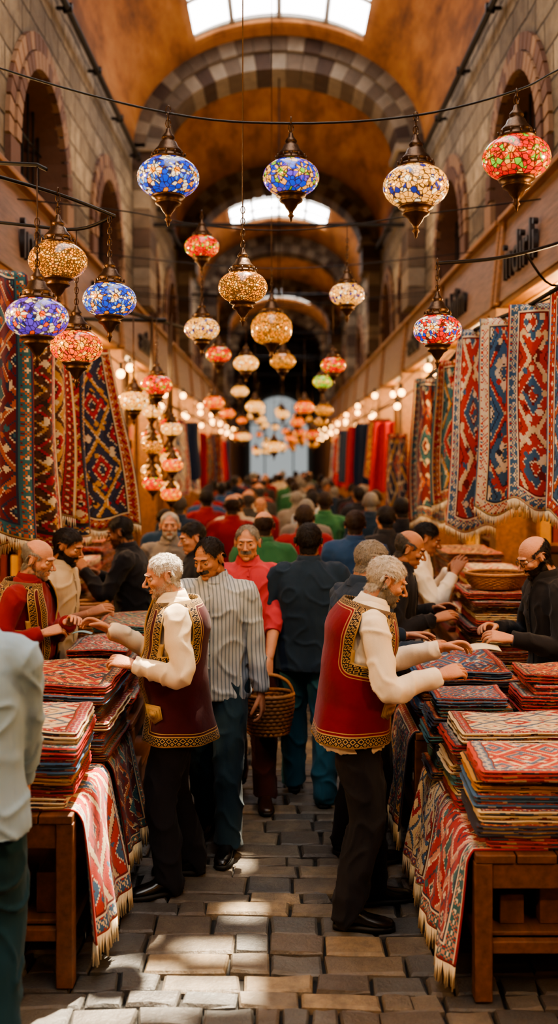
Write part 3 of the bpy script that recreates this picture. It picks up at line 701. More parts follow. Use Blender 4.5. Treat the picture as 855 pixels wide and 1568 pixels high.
# ------------------------------------------------------------------ lanterns
bronze=simple('aged_bronze',H('5a4230'),.4,.85,ns=60,var=.6,bump=.5,bd=.004)
def mosaic(name,pal,D=.28,st=1.0,npet=8,filig=False):
    g=G(name); o=g.obj(); u=g.sep(g.uv())
    cx=g.mt('SUBTRACT',g.mt('FRACT',g.mt('MULTIPLY',u[0],float(npet))),.5); cy=g.mt('MULTIPLY',g.mt('SUBTRACT',u[1],.5),2.1)
    r=g.mt('SQRT',g.mt('ADD',g.mt('MULTIPLY',cx,cx),g.mt('MULTIPLY',cy,cy))); an=g.mt('ARCTAN2',cy,cx)
    pet=g.mt('MULTIPLY',g.mt('ADD',.62,g.mt('MULTIPLY',g.mt('COSINE',g.mt('MULTIPLY',an,8.0)),.3)),.5)
    isp=g.mt('LESS_THAN',r,pet); isc=g.mt('LESS_THAN',r,.13); ring=g.mt('LESS_THAN',g.mt('ABSOLUTE',g.mt('SUBTRACT',r,pet)),.035)
    sc=(20 if filig else 12.5)/D; vo=g.vor(o,sc); ve=g.vor(o,sc,'DISTANCE_TO_EDGE'); rv=g.sep(vo.outputs['Color'])
    A,B,C,Dd=pal
    bg=g.ramp(rv[0],[(0,A),(.5,B),(.74,C),(.9,Dd)],'CONSTANT')
    pc=g.ramp(rv[1],[(0,B),(.75,C)],'CONSTANT')
    col=g.mix(isp,bg,pc); col=g.mix(isc,col,Dd)
    gr=g.mt('MAXIMUM',g.mt('LESS_THAN',ve.outputs['Distance'],.16 if filig else .075),ring)
    col=g.mix(g.mt('MULTIPLY',gr,.92),col,(.03,.016,.008,1))
    hot=g.mt('ADD',.5,g.mt('MULTIPLY',g.mt('SUBTRACT',1.0,g.mt('ABSOLUTE',g.mt('MULTIPLY',g.mt('SUBTRACT',u[1],.5),2.0))),.8))
    dk=g.mix(.5,col,(0,0,0,1))
    return g.set(color=dk,rough=.15,emit=col,es=g.mt('MULTIPLY',hot,st))
wa=(1,.46,.09,1); yl=(1,.30,.015,1); rd=(.8,.012,.006,1); og=(1,.10,.006,1); bl=(.015,.06,.65,1); lb=(.08,.32,.95,1); wt=(1,.80,.52,1); gn=(.2,.5,.04,1); pu=(.14,.06,.6,1); nv=(.02,.03,.2,1)
MO={'blue':mosaic('mosaic_blue',(bl,wt,lb,yl),st=1.1),'dblue':mosaic('mosaic_deep_blue',(bl,wa,pu,gn),st=1.2),'amberblue':mosaic('mosaic_amber_blue',(wa,wa,nv,wt),st=1.4),
 'red':mosaic('mosaic_red',(rd,og,gn,wa),st=1.3),'purple':mosaic('mosaic_purple',(pu,wt,bl,og),st=1.0),'orange':mosaic('mosaic_orange',(og,yl,rd,wa),st=1.5),
 'amber':mosaic('mosaic_amber',(yl,wa,(.6,.2,.015,1),yl),st=1.5,filig=True),'cream':mosaic('mosaic_cream',(wa,wa,yl,wt),st=1.8),'green':mosaic('mosaic_green',(gn,(.5,.7,.08,1),yl,wa),st=1.3),'rwb':mosaic('mosaic_red_white',(rd,wt,bl,yl),st=1.15)}
def lantern(x,y,z,D,kind,ztop,bell=False,parent=None,name='mosaic_lantern',link=True):
    b=MB(); r=D/2; n=12
    if bell: prof=[(r*q,D*w) for q,w in((.55,-.40),(.78,-.34),(.95,-.2),(1,0),(.92,.14),(.7,.27),(.5,.33))]
    else: prof=[(r*max(.42,math.cos(a))**.85,D*.325*math.sin(a)) for a in[lerp(-1.2,1.2,i/n) for i in range(n+1)]]
    b.rev(prof,seg=28,mi=0)
    top=[(.0,.27),(.25,.27),(.285,.30),(.27,.335),(.21,.37),(.235,.40),(.225,.43),(.16,.50),(.13,.57),(.09,.60),(.11,.63),(.10,.66),(.05,.72),(.035,.78),(.0,.81)]
    bot=[(0,-.80),(.022,-.76),(.03,-.71),(.06,-.68),(.035,-.64),(.05,-.59),(.10,-.53),(.13,-.47),(.2,-.43),(.215,-.40),(.19,-.37),(.26,-.33),(.275,-.30),(.24,-.26),(0,-.26)]
    b.rev([(p*D,q*D) for p,q in top],seg=24,mi=1); b.rev([(p*D,q*D) for p,q in bot],seg=24,mi=1)
    for j in range(12):
        a=j*math.pi/6; b.ell((.27*D*math.cos(a),.27*D*math.sin(a),.355*D),(.02*D,.02*D,.04*D),1,6,5)
    h=ztop-z; z0=.81*D
    zc=z0; q=0
    while link and zc<min(h,z0+.2):
        P=[V((.011*math.cos(t),0,zc+.016+.02*math.sin(t))) for t in[x_*.785 for x_ in range(9)]]
        if q%2: P=[V((0,p.x,p.z)) for p in P]
        b.tube(P,.003,5,1,round_=False); zc+=.03; q+=1
    b.tube([(0,0,z0-.01),(0,0,max(h,z0))],.0035,5,1,round_=False)
    return b.obj(name,(MO[kind],bronze),loc=(x,y,z),parent=parent)
def cable(P,r=.005,name='hanging_cable'):
    b=MB(); b.tube(P,r,6,sub=6,round_=False); return b.obj(name,(iron,))
cable([(-2.0,4.4,4.2),(-1.24,4.4,3.9),(-.49,4.4,3.70),(.053,4.4,3.655),(.605,4.4,3.69),(1.05,4.4,3.80),(1.3,4.4,3.92),(2.0,4.4,4.2)])
lantern(-.49,4.4,3.415,.275,'blue',3.70); lantern(.053,4.4,3.415,.25,'dblue',3.655); lantern(.605,4.4,3.375,.29,'amberblue',3.69); lantern(1.05,4.4,3.5,.30,'red',3.80)
b=MB()
for P in ([(-2.0,4.4,3.7),(-1.5,4.5,3.52),(-1.06,4.77,3.44),(-.86,5.2,3.44)],[(-2.0,5.3,3.48),(-1.4,5.3,3.42),(-1.08,5.33,3.40),(-.86,5.2,3.44)]): b.tube(P,.009,6,sub=5)
b.tube([(-1.5,4.5,3.52),(-1.06,4.36,3.46),(-1.02,4.36,3.44)],.009,6)
b.obj('lantern_bracket',(iron,))
lantern(-1.06,4.77,3.12,.28,'amber',3.44); lantern(-.885,5.2,3.0,.28,'blue',3.44); lantern(-1.06,4.36,2.79,.275,'purple',3.46); lantern(-1.085,5.33,2.77,.28,'orange',3.40)
lantern(-.19,5.22,3.07,.26,'amber',8.2)
b=MB(); b.tube([(2.0,6.5,3.65),(1.7,6.2,3.5),(1.3,5.9,3.36),(.9,5.65,3.28)],.011,6,sub=5); b.tube([(2.0,6.4,3.35),(1.7,6.2,3.25),(1.5,6.05,3.42)],.008,6,sub=5); b.obj('lantern_bracket',(iron,))
lantern(.9,5.65,2.9,.275,'rwb',3.28)
cable([(-2.0,7.6,4.15),(-1.2,7.6,4.06),(-.59,7.6,3.95),(0,7.6,3.91),(.52,7.6,3.95),(1,7.6,4.02),(2.0,7.6,4.15)])
lantern(.52,7.6,3.42,.27,'amberblue',3.95)
lantern(-.59,7.6,3.785,.265,'red',3.95+.1); lantern(-.59,7.62,3.16,.27,'amberblue',3.56)
lantern(-.06,8.1,3.24,.34,'amber',8.1,bell=True)
for a in((-.62,10.2,3.23,.26,'red'),(-.337,10.2,3.14,.26,'cream'),(.04,10.5,3.19,.27,'amber'),(.556,10.2,3.12,.26,'red'),(.56,12.7,3.14,.26,'green')): lantern(*a,ztop=4.15,link=False)
cable([(-2.0,10.3,4.3),(0,10.3,4.13),(2.0,10.3,4.3)])
cable([(-2.0,12.7,4.3),(0,12.7,4.13),(2.0,12.7,4.3)])
lantern(-1.07,8.7,2.81,.275,'red',3.4); lantern(-1.27,8.7,2.67,.27,'cream',3.4)
CL=bpy.data.objects.new('lantern_cluster',None); COL.objects.link(CL)
for i in range(17):
    x=-1.32+.36*((i*37)%17)/17; y=9.0+1.2*((i*11)%17)/17; z=2.72-.95*i/17
    lantern(x,y,z,.2,('cream','orange','cream','amber','red')[i%5],3.5,parent=CL,name='lantern',link=False)
cb=MB(); cb.tube([(-1.45,8.9,3.5),(-.9,10.3,3.5)],.02,6); cb.tube([(-2.0,9.5,3.5),(-1.1,9.6,3.5)],.02,6); cb.obj('rail',(iron,),parent=CL)
FL=bpy.data.objects.new('far_lanterns',None); COL.objects.link(FL)
for i in range(46):
    y=14+i*.75; x=(-1.0,.35,-.45,.8,0,-.7,.55)[i%7]+random.uniform(-.15,.15); z=random.uniform(2.35,3.5)
    lantern(x,y,z,.3,('orange','cream','amber','orange','red','cream','cream')[(i*3)%7],z+1.0,parent=FL,name='lantern',link=False)
for y in (14,18,22,26,30,34,38): cable([(-2.0,y,4.45),(0,y,4.3),(2.0,y,4.45)])
# ------------------------------------------------------------------ rugs
def fringe(b,pf,w,n,mi,ln=.07):
    for i in range(n):
        u=(i+.5)/n; p=pf(u); d=(pf(min(1,u+.01))-pf(max(0,u-.01))).normalized(); l=ln*random.uniform(.75,1.1); sw=V((random.uniform(-.01,.01),random.uniform(-.01,.01),0))
        b.add([p-d*.003,p+d*.003,p+d*.0012-V((0,0,l))+sw,p-d*.0012-V((0,0,l))+sw],[(0,1,2,3)],mi)
def hang(x,y,z,w,L,yaw,mat,folds=2.5,amp=.04,lean=.0,fr=True,name='hanging_rug',seed=None,taper=.25):
    sd=random.random()*6 if seed is None else seed; a=math.radians(yaw); R_=V((math.cos(a),math.sin(a),0)); N=V((math.sin(a),-math.cos(a),0))
    def f(u,v):
        A=amp*(.5+.6*v)
        if v<.04: t=v/.04; return V((x,y,z))+R_*(u-.5)*w*(1-taper)+N*(-.03+.04*t)*1.0+V((0,0,-.05+.06*math.sin(t*math.pi*.75)))
        vv=(v-.04)/.96; sp=1-taper*(1-vv)**1.5
        return V((x,y,z))+R_*((u-.5)*w*sp+lean*vv+.02*math.sin(vv*5+sd)*vv)+N*(.01+A*math.sin(u*folds*2*math.pi+sd+vv*1.2)+.3*A*math.sin(u*folds*5+sd*2)+.02*math.sin(vv*4+sd))+V((0,0,-vv*L-.035*math.sin(u*7+sd)*vv-.05*abs(u-.5)*vv*math.sin(sd*3)))
    b=MB(); b.grid(f,44,40,0)
    if fr: fringe(b,lambda u:f(u,1),w,int(w/.008),1)
    return b.obj(name,(mat,fringe_m),solid=.007)
def RC(i,W_,L_,a,b_,k=1,bw=.07,seed=0,q=.011): return carpet('rug_%d_%d'%(i,int(seed*100)),W_,L_,PAL[i],a,b_,k,bw,seed,q)
hang(-1.74,5.95,3.3,.6,1.6,38,RC(1,.6,1.6,.2,.22,1,seed=.1),2,.06)
hang(-1.62,6.5,3.12,.5,1.5,45,RC(6,.5,1.5,.15,.12,1.5,seed=.2),2.2,.05)
hang(-1.58,6.85,3.05,.42,1.32,50,RC(8,.5,1.5,.15,.2,1,seed=.3),2,.05)
hang(-1.56,7.2,3.02,.45,1.38,48,RC(0,.5,1.5,.12,.15,1,seed=.4),2,.05)
hang(-1.50,7.65,3.0,.52,1.35,12,RC(2,.52,1.4,.17,.24,1.2,seed=.5),1.2,.04,lean=.18)
hang(-1.93,5.5,3.4,.5,1.7,70,RC(0,.6,1.6,.2,.3,1,seed=.55),2,.05)
hang(1.38,7.1,3.08,.36,1.4,-18,RC(3,.5,1.4,.18,.3,1,seed=.6),1.3,.05,taper=.4)
hang(1.50,6.65,3.1,.36,1.28,-20,RC(10,.45,1.4,.16,.28,1.2,seed=.7),1.1,.03,taper=.12)
hang(1.61,6.3,3.14,.36,1.27,-22,RC(3,.45,1.4,.16,.24,1,seed=.8),1.2,.04,taper=.15)
hang(1.75,6.05,3.2,.3,1.4,-40,RC(7,.45,1.4,.14,.22,1,seed=.9),1.2,.035)
hang(1.84,5.7,3.3,.36,1.45,-50,RC(8,.45,1.4,.14,.22,1,seed=.95),1.2,.04)
hang(1.40,8.0,2.95,.36,1.15,-20,RC(5,.5,1.2,.2,.3,1,seed=1.1),1.8,.05,taper=.35)
hang(1.37,9.2,2.9,.36,1.3,-20,RC(1,.5,1.2,.2,.3,1,seed=1.2),1.8,.06,taper=.4)
for s,P in((-1,[(-1.98,5.0,3.5),(-1.72,6.0,3.31),(-1.58,6.85,3.07),(-1.54,8.2,3.0)]),(1,[(1.93,5.4,3.36),(1.84,5.7,3.31),(1.6,6.3,3.15),(1.4,7.1,3.09),(1.38,8,2.96),(1.36,9.6,2.9)])):
    b=MB(); b.tube(P,.014,8,sub=3)
    for p in P[1:]: b.tube([p,(s*2.0,p[1],p[2]+.25)],.01,6)
    b.obj('rug_rail',(iron,))
for i in range(3,15):
    for s in(-1,1):
        if s<0 and i<5: continue
        y=10.3+i*1.35; hang(s*random.uniform(1.55,1.8),y,random.uniform(2.5,2.9),random.uniform(.35,.55),random.uniform(1.0,1.4),s*-30,CM[(i*3+(s>0)*4)%11] if i%2 else simple('plain_textile_%d'%(i%4),[R1,WH,NV,R2][i%4],.9),2,.04,fr=False)
for s in(-1,1):
    b=MB(); b.tube([(s*1.65,13.8,2.95),(s*1.65,30,2.95)],.014,6)
    for y in range(14,30,3): b.tube([(s*1.65,y,2.95),(s*2.0,y,3.2)],.01,6)
    b.obj('rug_rail',(iron,))
tablew=wood('table_wood',H('6e4426'))
TZ=.012
def table(x0,x1,y0,y1,z):
    b=MB(); n=max(2,int((x1-x0)/.14))
    for i in range(n): b.bb((lerp(x0,x1,i/n)+.003,y0,z-.035),(lerp(x0,x1,(i+1)/n)-.003,y1,z))
    for x in(x0+.035,x1-.035):
        for y in(y0+.04,y1-.04): b.bb((x-.035,y-.035,TZ),(x+.035,y+.035,z-.036))
    for x in(x0+.035,x1-.035): b.bb((x-.02,y0+.07,z-.14),(x+.02,y1-.07,z-.04)); b.bb((x-.02,y0+.07,.2),(x+.02,y1-.07,.25))
    for y in(y0+.035,y1-.035): b.bb((x0+.07,y-.02,z-.14),(x1-.07,y+.02,z-.04)); b.bb((x0+.07,y-.02,.2),(x1-.07,y+.02,.25))
    b.bb((x0+.05,y0+.06,.251),(x1-.05,y1-.06,.27))
    for q in range(4): b.bb((lerp(x0,x1,.15+.2*q),y0+.12,.271),(lerp(x0,x1,.15+.2*q)+.1,y0+.35,.271+.12+.05*(q%2)))
    return b.obj('wooden_table',(tablew,),smooth=False,bevel=.005)
table(-1.55,-.84,4.05,5.4,.72); table(-1.2,-.8,5.45,6.9,.72); table(.78,1.6,3.95,5.2,.6); table(.72,1.28,5.25,5.95,.72); table(1.17,1.75,6.15,6.8,.72)
table(-2.0,-1.5,7.9,9.6,.72); table(1.4,1.95,7.4,9.4,.72)
def stack(x0,x1,y0,y1,z0,z1,mats,t=.04,name='folded_rug_stack',rot=0):
    b=MB(); z=z0+.010; n=len(mats); cx,cy=(x0+x1)/2,(y0+y1)/2; Rr=Matrix.Rotation(math.radians(rot),3,'Z'); ly=0
    nl=max(2,round((z1-z0)/t))
    for ly in range(nl):
        mi=(nl-1-ly)%n; top_=ly==nl-1
        jx,jy=random.uniform(-.024,.024),random.uniform(-.022,.022); sx,sy=random.uniform(-.03,.015),random.uniform(-.025,.015); tt=(z1-z0)/nl*random.uniform(.92,1.05)/3
        ty,tx=random.uniform(-.03,.03)*min(1,ly/3),random.uniform(-.02,.02)*min(1,ly/3)
        for q in range(3):
            nx,ny=14,12; hx=(x1-x0)/2+sx-random.uniform(0,.012); hy=(y1-y0)/2+sy-random.uniform(0,.012); vo=random.random()
            sd=z*31
            def P(u,v,dz,ins=0):
                X=(2*u-1);Y=(2*v-1)
                c=max(0,abs(X)-.92)/.08; d=max(0,abs(Y)-.9)/.1; rr=math.sqrt(c*c+d*d); kx=1; ky=1
                if c>0 and d>0 and rr>1: kx=(.92+.08*c/rr)/abs(X); ky=(.9+.1*d/rr)/abs(Y)
                px=X*kx*(hx-ins)+.008*noise.noise(V((Y*4,sd,1))); py=Y*ky*(hy-ins)+.008*noise.noise(V((X*4,sd,5)))
                w=.010*noise.noise(V((px*4+cx,py*4,sd*.02)))*min(1,(z-z0)/.12)+.003*noise.noise(V((px*9,py*9,sd)))
                if top_: w+=.006*noise.noise(V((px*7,py*7,3)))+.004
                p=Rr@V((px+jx,py+jy,0)); return V((cx+p.x,cy+p.y,z+dz+w+px*tx*.3+py*ty*.3))
            us=[i/nx for i in range(nx+1)]; us[1]=.02; us[-2]=.98
            vs_=[i/ny for i in range(ny+1)]; vs_[1]=.03; vs_[-2]=.97
            top=[P(u,v,tt*(1.0 if 0<u<1 and 0<v<1 else .62)) for u in us for v in vs_]
            fs=[];uv=[]
            for i in range(nx):
                for j in range(ny):
                    fs.append((i*(ny+1)+j,(i+1)*(ny+1)+j,(i+1)*(ny+1)+j+1,i*(ny+1)+j+1)); uv.append([(us[i],vs_[j]),(us[i+1],vs_[j]),(us[i+1],vs_[j+1]),(us[i],vs_[j+1])])
            b.add(top,fs,mi,uv)
            path=[(u,0) for u in us]+[(1,v) for v in vs_[1:]]+[(u,1) for u in reversed(us[:-1])]+[(0,v) for v in reversed(vs_[1:-1])]
            m=len(path); ra=[P(u,v,tt*.62) for u,v in path]; rb=[P(u,v,tt*.05,.007) for u,v in path]
            fs=[];uv=[]
            for i in range(m):
                k_=(i+1)%m; fs.append((i,k_,m+k_,m+i)); a_=.15+.7*(i/m*2%1); c_=.15+.7*((i+1)/m*2%1) if (i+1)/m*2%1>0 else a_
                uv.append([(a_,.2+.6*vo),(c_,.2+.6*vo),(c_,.2+.6*vo+.012),(a_,.2+.6*vo+.012)])
            b.add(ra+rb,fs,mi,uv); z+=tt
        z+=.001
    return b.obj(name,mats)
stack(-1.5,-.84,4.07,4.6,.72,1.03,[CM[4],CM[9],CM[7],CM[8],CM[0]],.05,rot=2)
stack(-1.48,-.8,4.72,5.36,.72,1.08,[CM[0],CM[7],CM[6],CM[1],CM[4]],.042,rot=-2)
stack(-1.18,-.82,5.5,6.05,.72,1.09,[CM[9],CM[1],CM[2]],.04)
stack(-1.18,-.82,6.2,6.85,.72,1.1,[CM[5],CM[0],CM[6]],.04)
stack(-1.95,-1.55,8.0,8.7,.72,1.3,[CM[4],CM[0],CM[6]],.04); stack(-1.95,-1.55,8.8,9.5,.72,1.4,[CM[6],CM[3],CM[2]],.04)
stack(.80,1.5,3.97,4.4,.6,.92,[CM[3],CM[8],CM[7],CM[4],CM[2]],.053,rot=-2)
stack(.76,1.42,4.44,4.8,.6,.94,[CM[4],CM[9],CM[1],CM[4],CM[5]],.048,rot=1)
stack(.74,1.15,4.84,5.17,.6,.99,[CM[7],CM[5],CM[2]],.045)
stack(1.19,1.56,4.84,5.17,.6,1.1,[CM[0],CM[3],CM[9]],.045)
stack(.74,1.26,5.28,5.9,.72,1.03,[CM[7],CM[2],CM[0],CM[6]],.038)
stack(1.19,1.7,6.2,6.75,.72,1.3,[CM[0],CM[1],CM[6],CM[4]],.038)
stack(1.43,1.9,7.45,8.1,.72,1.3,[CM[4],CM[0]],.04); stack(1.43,1.9,8.3,9.2,.72,1.35,[CM[6],CM[1]],.04)
def drape(xe,y0,y1,zt,zb,out,mat,inner=.3,amp=.03):
    L1=inner; L2=zt-zb; sd=random.random()*5
    def f(u,v):
        d=v*(L1+L2); y=lerp(y0,y1,u)
        if d<L1: return V((xe-out*(L1-d),y,zt+.005))
        t=(d-L1)/L2; ang=min(1,(d-L1)/.06)
        zz=lerp(zt+.005,zb,t); A=amp*(t**.7)
        return V((xe+out*(.022*math.sin(ang*math.pi/2)+.06*t+A*(1+math.sin(u*11+sd+t*1.2))*.8+.4*A*math.sin(u*26+sd)),y+.03*t*math.sin(sd+u*5),zz-.02*math.sin(u*6+sd)*t))
    b=MB(); b.grid(f,60,44,0); fringe(b,lambda u:f(u,1),y1-y0,int((y1-y0)/.006),1,.10)
    return b.obj('draped_rug',(mat,fringe_m),solid=.007)
drape(-.84,4.1,4.72,.72,.17,1,RC(3,.9,1,.2,.26,1,.07,1.3),.3)
drape(-.84,4.8,5.38,.72,.22,1,RC(1,.9,1,.2,.26,1,.07,1.4),.05)
drape(.78,3.99,4.62,.6,.13,-1,RC(9,.9,1,.2,.26,1,.07,1.5),.3)
drape(.78,4.64,5.17,.6,.15,-1,RC(4,.9,1,.15,.26,1,.07,1.6),.05)
drape(.72,5.27,5.9,.72,.2,-1,RC(2,.9,1,.15,.2,1.5,.07,1.7),.03,.015)
wick=simple('wicker',H('a9713a'),.6,ns=90,var=.7,bump=.9,bd=.006)
def basket(x,y,z,r,h,handle=True,name='wicker_basket'):
    b=MB(); n=11
    for i in range(n):
        t=i/(n-1); rr=r*(.78+.22*math.sin(t*1.7)); P=[]
        for j in range(49):
            a=2*math.pi*j/48; w=.005*(1 if (j+i)%2 else -1); P.append(((rr+w)*math.cos(a),(rr+w)*.8*math.sin(a),h*t))
        b.tube(P,h/n*.62,6,round_=False)
    b.rev([(0,.0),(r*.7,.0),(r*.7,h*.3),(r*.76,h*.9)],seg=24)
    b.tube([((r*1.02)*math.cos(2*math.pi*j/32),(r*1.02)*.8*math.sin(2*math.pi*j/32),h) for j in range(33)],.012,8,round_=False)
    if handle:
        for o in(-.012,.012): b.tube([(r*math.cos(a),o+.004*math.sin(a*12),h+ r*.78*math.sin(a)) for a in[math.pi*j/20 for j in range(21)]],.009,7)
    return b.obj(name,(wick,),loc=(x,y,z))
basket(-.065,6.1,.5,.15,.23)
basket(-1.36,7.12,.9,.13,.24,False); b=MB(); 
for i in range(3): b.bb((-1.52,6.97,.012+.3*i),(-1.22,7.24,.012+.3*i+.27))
b.obj('wooden_crate',(tablew,),smooth=False,bevel=.008)
basket(1.42,6.48,1.335,.2,.09,False)
# ------------------------------------------------------------------ people
blackp=cloth('black_trousers',H('1b1b21'),.9,.03); tealp=cloth('teal_trousers',H('1e323f')); tealm=cloth('petrol_trousers',H('17394a')); jean=cloth('blue_jeans',H('2c5c70')); navyp=cloth('navy_trousers',H('1f2936')); maroonp=cloth('maroon_trousers',H('35181d')); greyp=cloth('grey_trousers',H('383532'))
white=cloth('white_shirt',H('d6ccbc')); cream=cloth('cream_shirt',H('cbbca4')); stripe=cloth('striped_shirt',H('9aa3ad'),stripes=(260,H('66727f'))); pink=cloth('pink_shirt',H('a83c48')); navy=cloth('navy_sweater',H('1c2c3e')); beige=cloth('beige_tshirt',H('ab9b84')); blk=cloth('black_jacket',H('1b1b20')); dnavy=cloth('dark_navy_jacket',H('1e2c3e')); redc=cloth('dark_red_cardigan',H('701c24')); bluesh=cloth('pale_blue_shirt',H('86a3bd')); green=cloth('green_sweater',H('2d5c3e')); redsh=cloth('red_shirt',H('741d24')); bgrey=cloth('grey_shirt',H('6f6862')); puff=cloth('blue_jacket',H('233d60'))
vM=vestmat('maroon_embroidered_vest',H('6e1424'),H('18121c')); vD=vestmat('dark_embroidered_vest',H('40111c'),H('12121c')); vR=vestmat('red_embroidered_vest',H('501620'),H('1c1218'))
person('elderly_man_in_embroidered_vest',(-.52,5.08),190,1.69,lean=5,hp=14,hy=4,lh=(-.76,4.86,1.11),rh=(-.98,5.32,1.24),rc=.9,lc=.9,feet=((-.12,.06,12),(.11,-.08,-8)),hair='receding',hc='white',beard=('stubble','white'),shirt=cream,pants=blackp,vest=vD,vhem=.76,belly=.05,wide=1.04)
person('elderly_man_in_embroidered_vest',(.37,4.72),4,1.73,lean=17,hp=20,rh=(.79,4.53,1.14),lh=(.87,4.95,1.2),rc=.9,lc=.9,feet=((-.12,.1,10),(.12,-.05,-8)),hair='full',hc='white',beard=('beard','grey'),shirt=white,pants=blackp,vest=vM,vhem=.84,belly=.05,wide=1.05)
person('carpet_seller_in_red_cardigan',(-1.46,5.72),-8,1.71,lean=6,hp=16,rh=(-1.27,5.52,1.14),lh=(-1.13,5.52,1.23),rc=.9,lc=.9,hair='bald',hc='grey',shirt=redc,pants=navyp,vest=vR,vhem=.84,belly=.03,beard=('stubble','grey'))
person('bearded_carpet_seller',(-1.42,6.28),-12,1.74,lean=8,hp=18,rh=(-1.12,6.1,1.17),lh=(-1.12,6.4,1.14),rc=.5,lc=.9,hair='full',hc='black',beard=('beard','black'),shirt=beige,pants=navyp,sleeve='short',skin=1)
person('man_in_black_jacket',(-1.10,7.45),178,1.74,lean=8,hp=16,lh=(-1.5,7.3,1.33),rh=(-1.46,7.65,1.25),hair='full',hc='black',shirt=blk,pants=blackp,beard=('stubble','black'),skin=1)
person('man_in_striped_shirt',(-.36,5.64),258,1.735,hp=20,hy=-22,lean=3,feet=((-.12,.18,4),(.08,-.12,-4)),hair='receding',hc='black',beard=('moustache','salt'),shirt=stripe,pants=tealp,lc=.9,skin=1,wide=1.04)
person('man_in_pink_shirt',(-.20,6.42),272,1.74,hp=6,hy=-8,lh=(-.065,6.12,.85),lc=2.2,feet=((-.1,.2,4),(.08,-.1,-4)),hair='receding',hc='grey',beard=('moustache','grey'),shirt=pink,pants=maroonp,sleeve='rolled',shoes=shoe_b)
person('man_in_navy_sweater',(.19,6.35),86,1.75,hy=-6,feet=((-.1,.16,4),(.1,-.12,-4)),hair='full',hc='black',shirt=navy,pants=jean,wide=1.1,skin=1)
person('grey_haired_man_in_navy_jacket',(.42,5.40),30,1.73,lean=9,hp=16,hy=-12,rh=(.82,5.22,1.12),lh=(.78,5.7,1.12),hair='full',hc='grey',shirt=dnavy,pants=blackp,wide=1.06,beard=('stubble','grey'))
person('balding_man_in_black_jacket',(.72,6.25),-8,1.73,lean=9,hp=20,rh=(1.0,6.05,1.14),lh=(1.05,6.35,1.16),hair='bald',hc='salt',shirt=blk,pants=blackp,skin=1)
person('man_in_white_shirt',(.94,7.05),-4,1.73,lean=10,hp=20,rh=(1.28,6.85,1.36),lh=(1.3,7.15,1.34),hair='receding',hc='black',shirt=white,pants=navyp,skin=1)
person('carpet_seller_with_glasses',(1.55,5.62),190,1.75,lean=10,hp=24,lh=(1.2,5.36,1.15),rh=(1.19,5.7,1.15),rc=.9,lc=.9,hair='bald',hc='black',beard=('beard','black'),shirt=blk,pants=blackp,glasses=True)
person('passerby_in_blue_shirt',(-1.10,3.5),84,1.82,lh=(-1.22,3.82,1.0),rh=(-.97,3.78,.9),hair='full',hc='brown',shirt=bluesh,pants=tealm,wide=1.1)
person('man_in_green_sweater',(-.12,7.95),90,1.74,hair='bald',hc='brown',shirt=green,pants=navyp,wide=1.1,low=True)
person('man_in_red_shirt',(.22,8.6),90,1.76,hair='full',hc='brown',shirt=redsh,pants=greyp,wide=1.08,low=True)
person('man_in_quilted_jacket',(.62,8.1),85,1.74,hair='full',hc='brown',shirt=puff,pants=jean,wide=1.15,low=True)
person('bearded_old_man',(-.9,8.2),275,1.72,hair='receding',hc='white',beard=('beard','white'),shirt=bgrey,pants=greyp)
person('man_in_dark_shirt',(-.58,7.2),200,1.71,hp=15,hair='full',hc='black',shirt=blk,pants=greyp,low=True)
person('man_in_brown_coat',(.95,8.8),110,1.74,hair='full',hc='black',shirt=blk,pants=greyp,low=True)
CR_=bpy.data.objects.new('crowd_of_shoppers',None); COL.objects.link(CR_)
protos=[]
sh=[puff,redsh,bgrey,blk,dnavy,beige,green,navy,redc,greyp,stripe,maroonp]
NP=len(sh)
for i in range(NP):
    protos.append(person('shopper',(0,0),90,1.7,hair=('full','bald','full','receding')[i%4],hc=('black','brown','grey','black','salt')[i%5],shirt=sh[i],pants=(navyp,jean,greyp)[i%3],low=True,feet=((-.1,.14,4),(.1,-.12,-4)),parent=CR_,wide=1+.03*(i%4),skin=i%2))
n=0
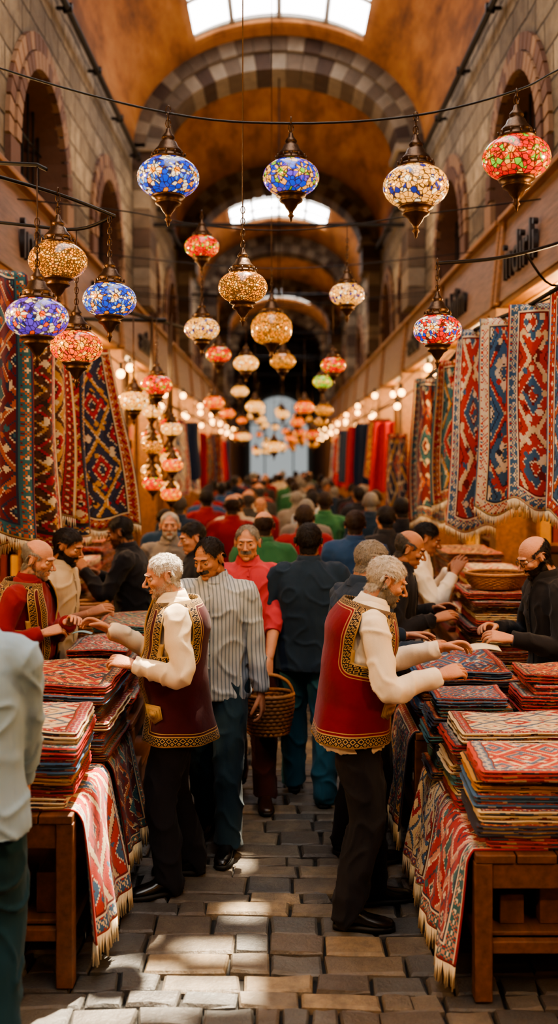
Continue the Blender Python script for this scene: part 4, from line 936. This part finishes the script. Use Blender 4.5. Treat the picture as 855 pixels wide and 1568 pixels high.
for row in range(18):
    y=9.7+row*1.12
    for q in range(4 if row<13 else 3):
        x=-1.05+.7*q+random.uniform(-.18,.18)+(.3 if row>=13 else 0); yy=y+random.uniform(-.3,.4); pr=protos[n%NP]; a=math.radians(random.choice((0,0,0,10,-12,180,0))+random.uniform(-12,12)); sc=random.uniform(.96,1.06)
        if n<NP: E=pr
        else:
            E=bpy.data.objects.new('shopper',None); COL.objects.link(E); E.parent=CR_
            for c in pr.children: put(c.name.split('.')[0],c.data,E,c.matrix_basis.copy())
        E.matrix_world=Matrix.Translation((x,yy,FZ0))@Matrix.Rotation(a,4,'Z')@Matrix.Scale(sc,4); n+=1
b=MB(); b.grid(lambda u,v:V((-1.12+.11*u,5.38+.05*v-.03*u,1.225+.012*math.sin(u*3))),8,4); b.obj('banknote',(simple('banknote_blue',H('6b93a8'),.8),),solid=.002)
b=MB(); b.grid(lambda u,v:V((1.02+.16*u,5.3+.1*v-.03*u,1.15+.012*math.sin(u*3)+.012*v)),8,4); b.obj('paper_slip',(simple('paper_cream',H('d8cdb2'),.8),),solid=.002)
# ------------------------------------------------------------------ light, world, camera
L=bpy.data.lights.new('sun','SUN'); L.energy=48; L.color=(1,.82,.58); L.angle=math.radians(.9)
so=bpy.data.objects.new('sun',L); so.rotation_euler=SUN.to_track_quat('-Z','Y').to_euler(); so.location=(2,8,14); COL.objects.link(so)
w=bpy.data.worlds.new('World'); scene.world=w; w.use_nodes=True; bg=w.node_tree.nodes['Background']; bg.inputs[0].default_value=(.6,.72,.9,1); bg.inputs[1].default_value=.4
cam=bpy.data.cameras.new('camera'); co=bpy.data.objects.new('camera',cam); COL.objects.link(co); scene.camera=co
co.location=(0,0,2.18); co.rotation_euler=(math.radians(90),0,0)
cam.sensor_fit='VERTICAL'; cam.sensor_height=36; cam.lens=35.0; cam.shift_y=-.0536; cam.clip_end=200; cam.clip_start=.05
cam.dof.use_dof=True; cam.dof.focus_distance=4.95; cam.dof.aperture_fstop=1.2
try:
    scene.view_settings.view_transform='AgX'; scene.view_settings.look='AgX - Medium High Contrast'
except Exception as e: print(e)
scene.view_settings.exposure=0.15
print('objects',len(bpy.data.objects))
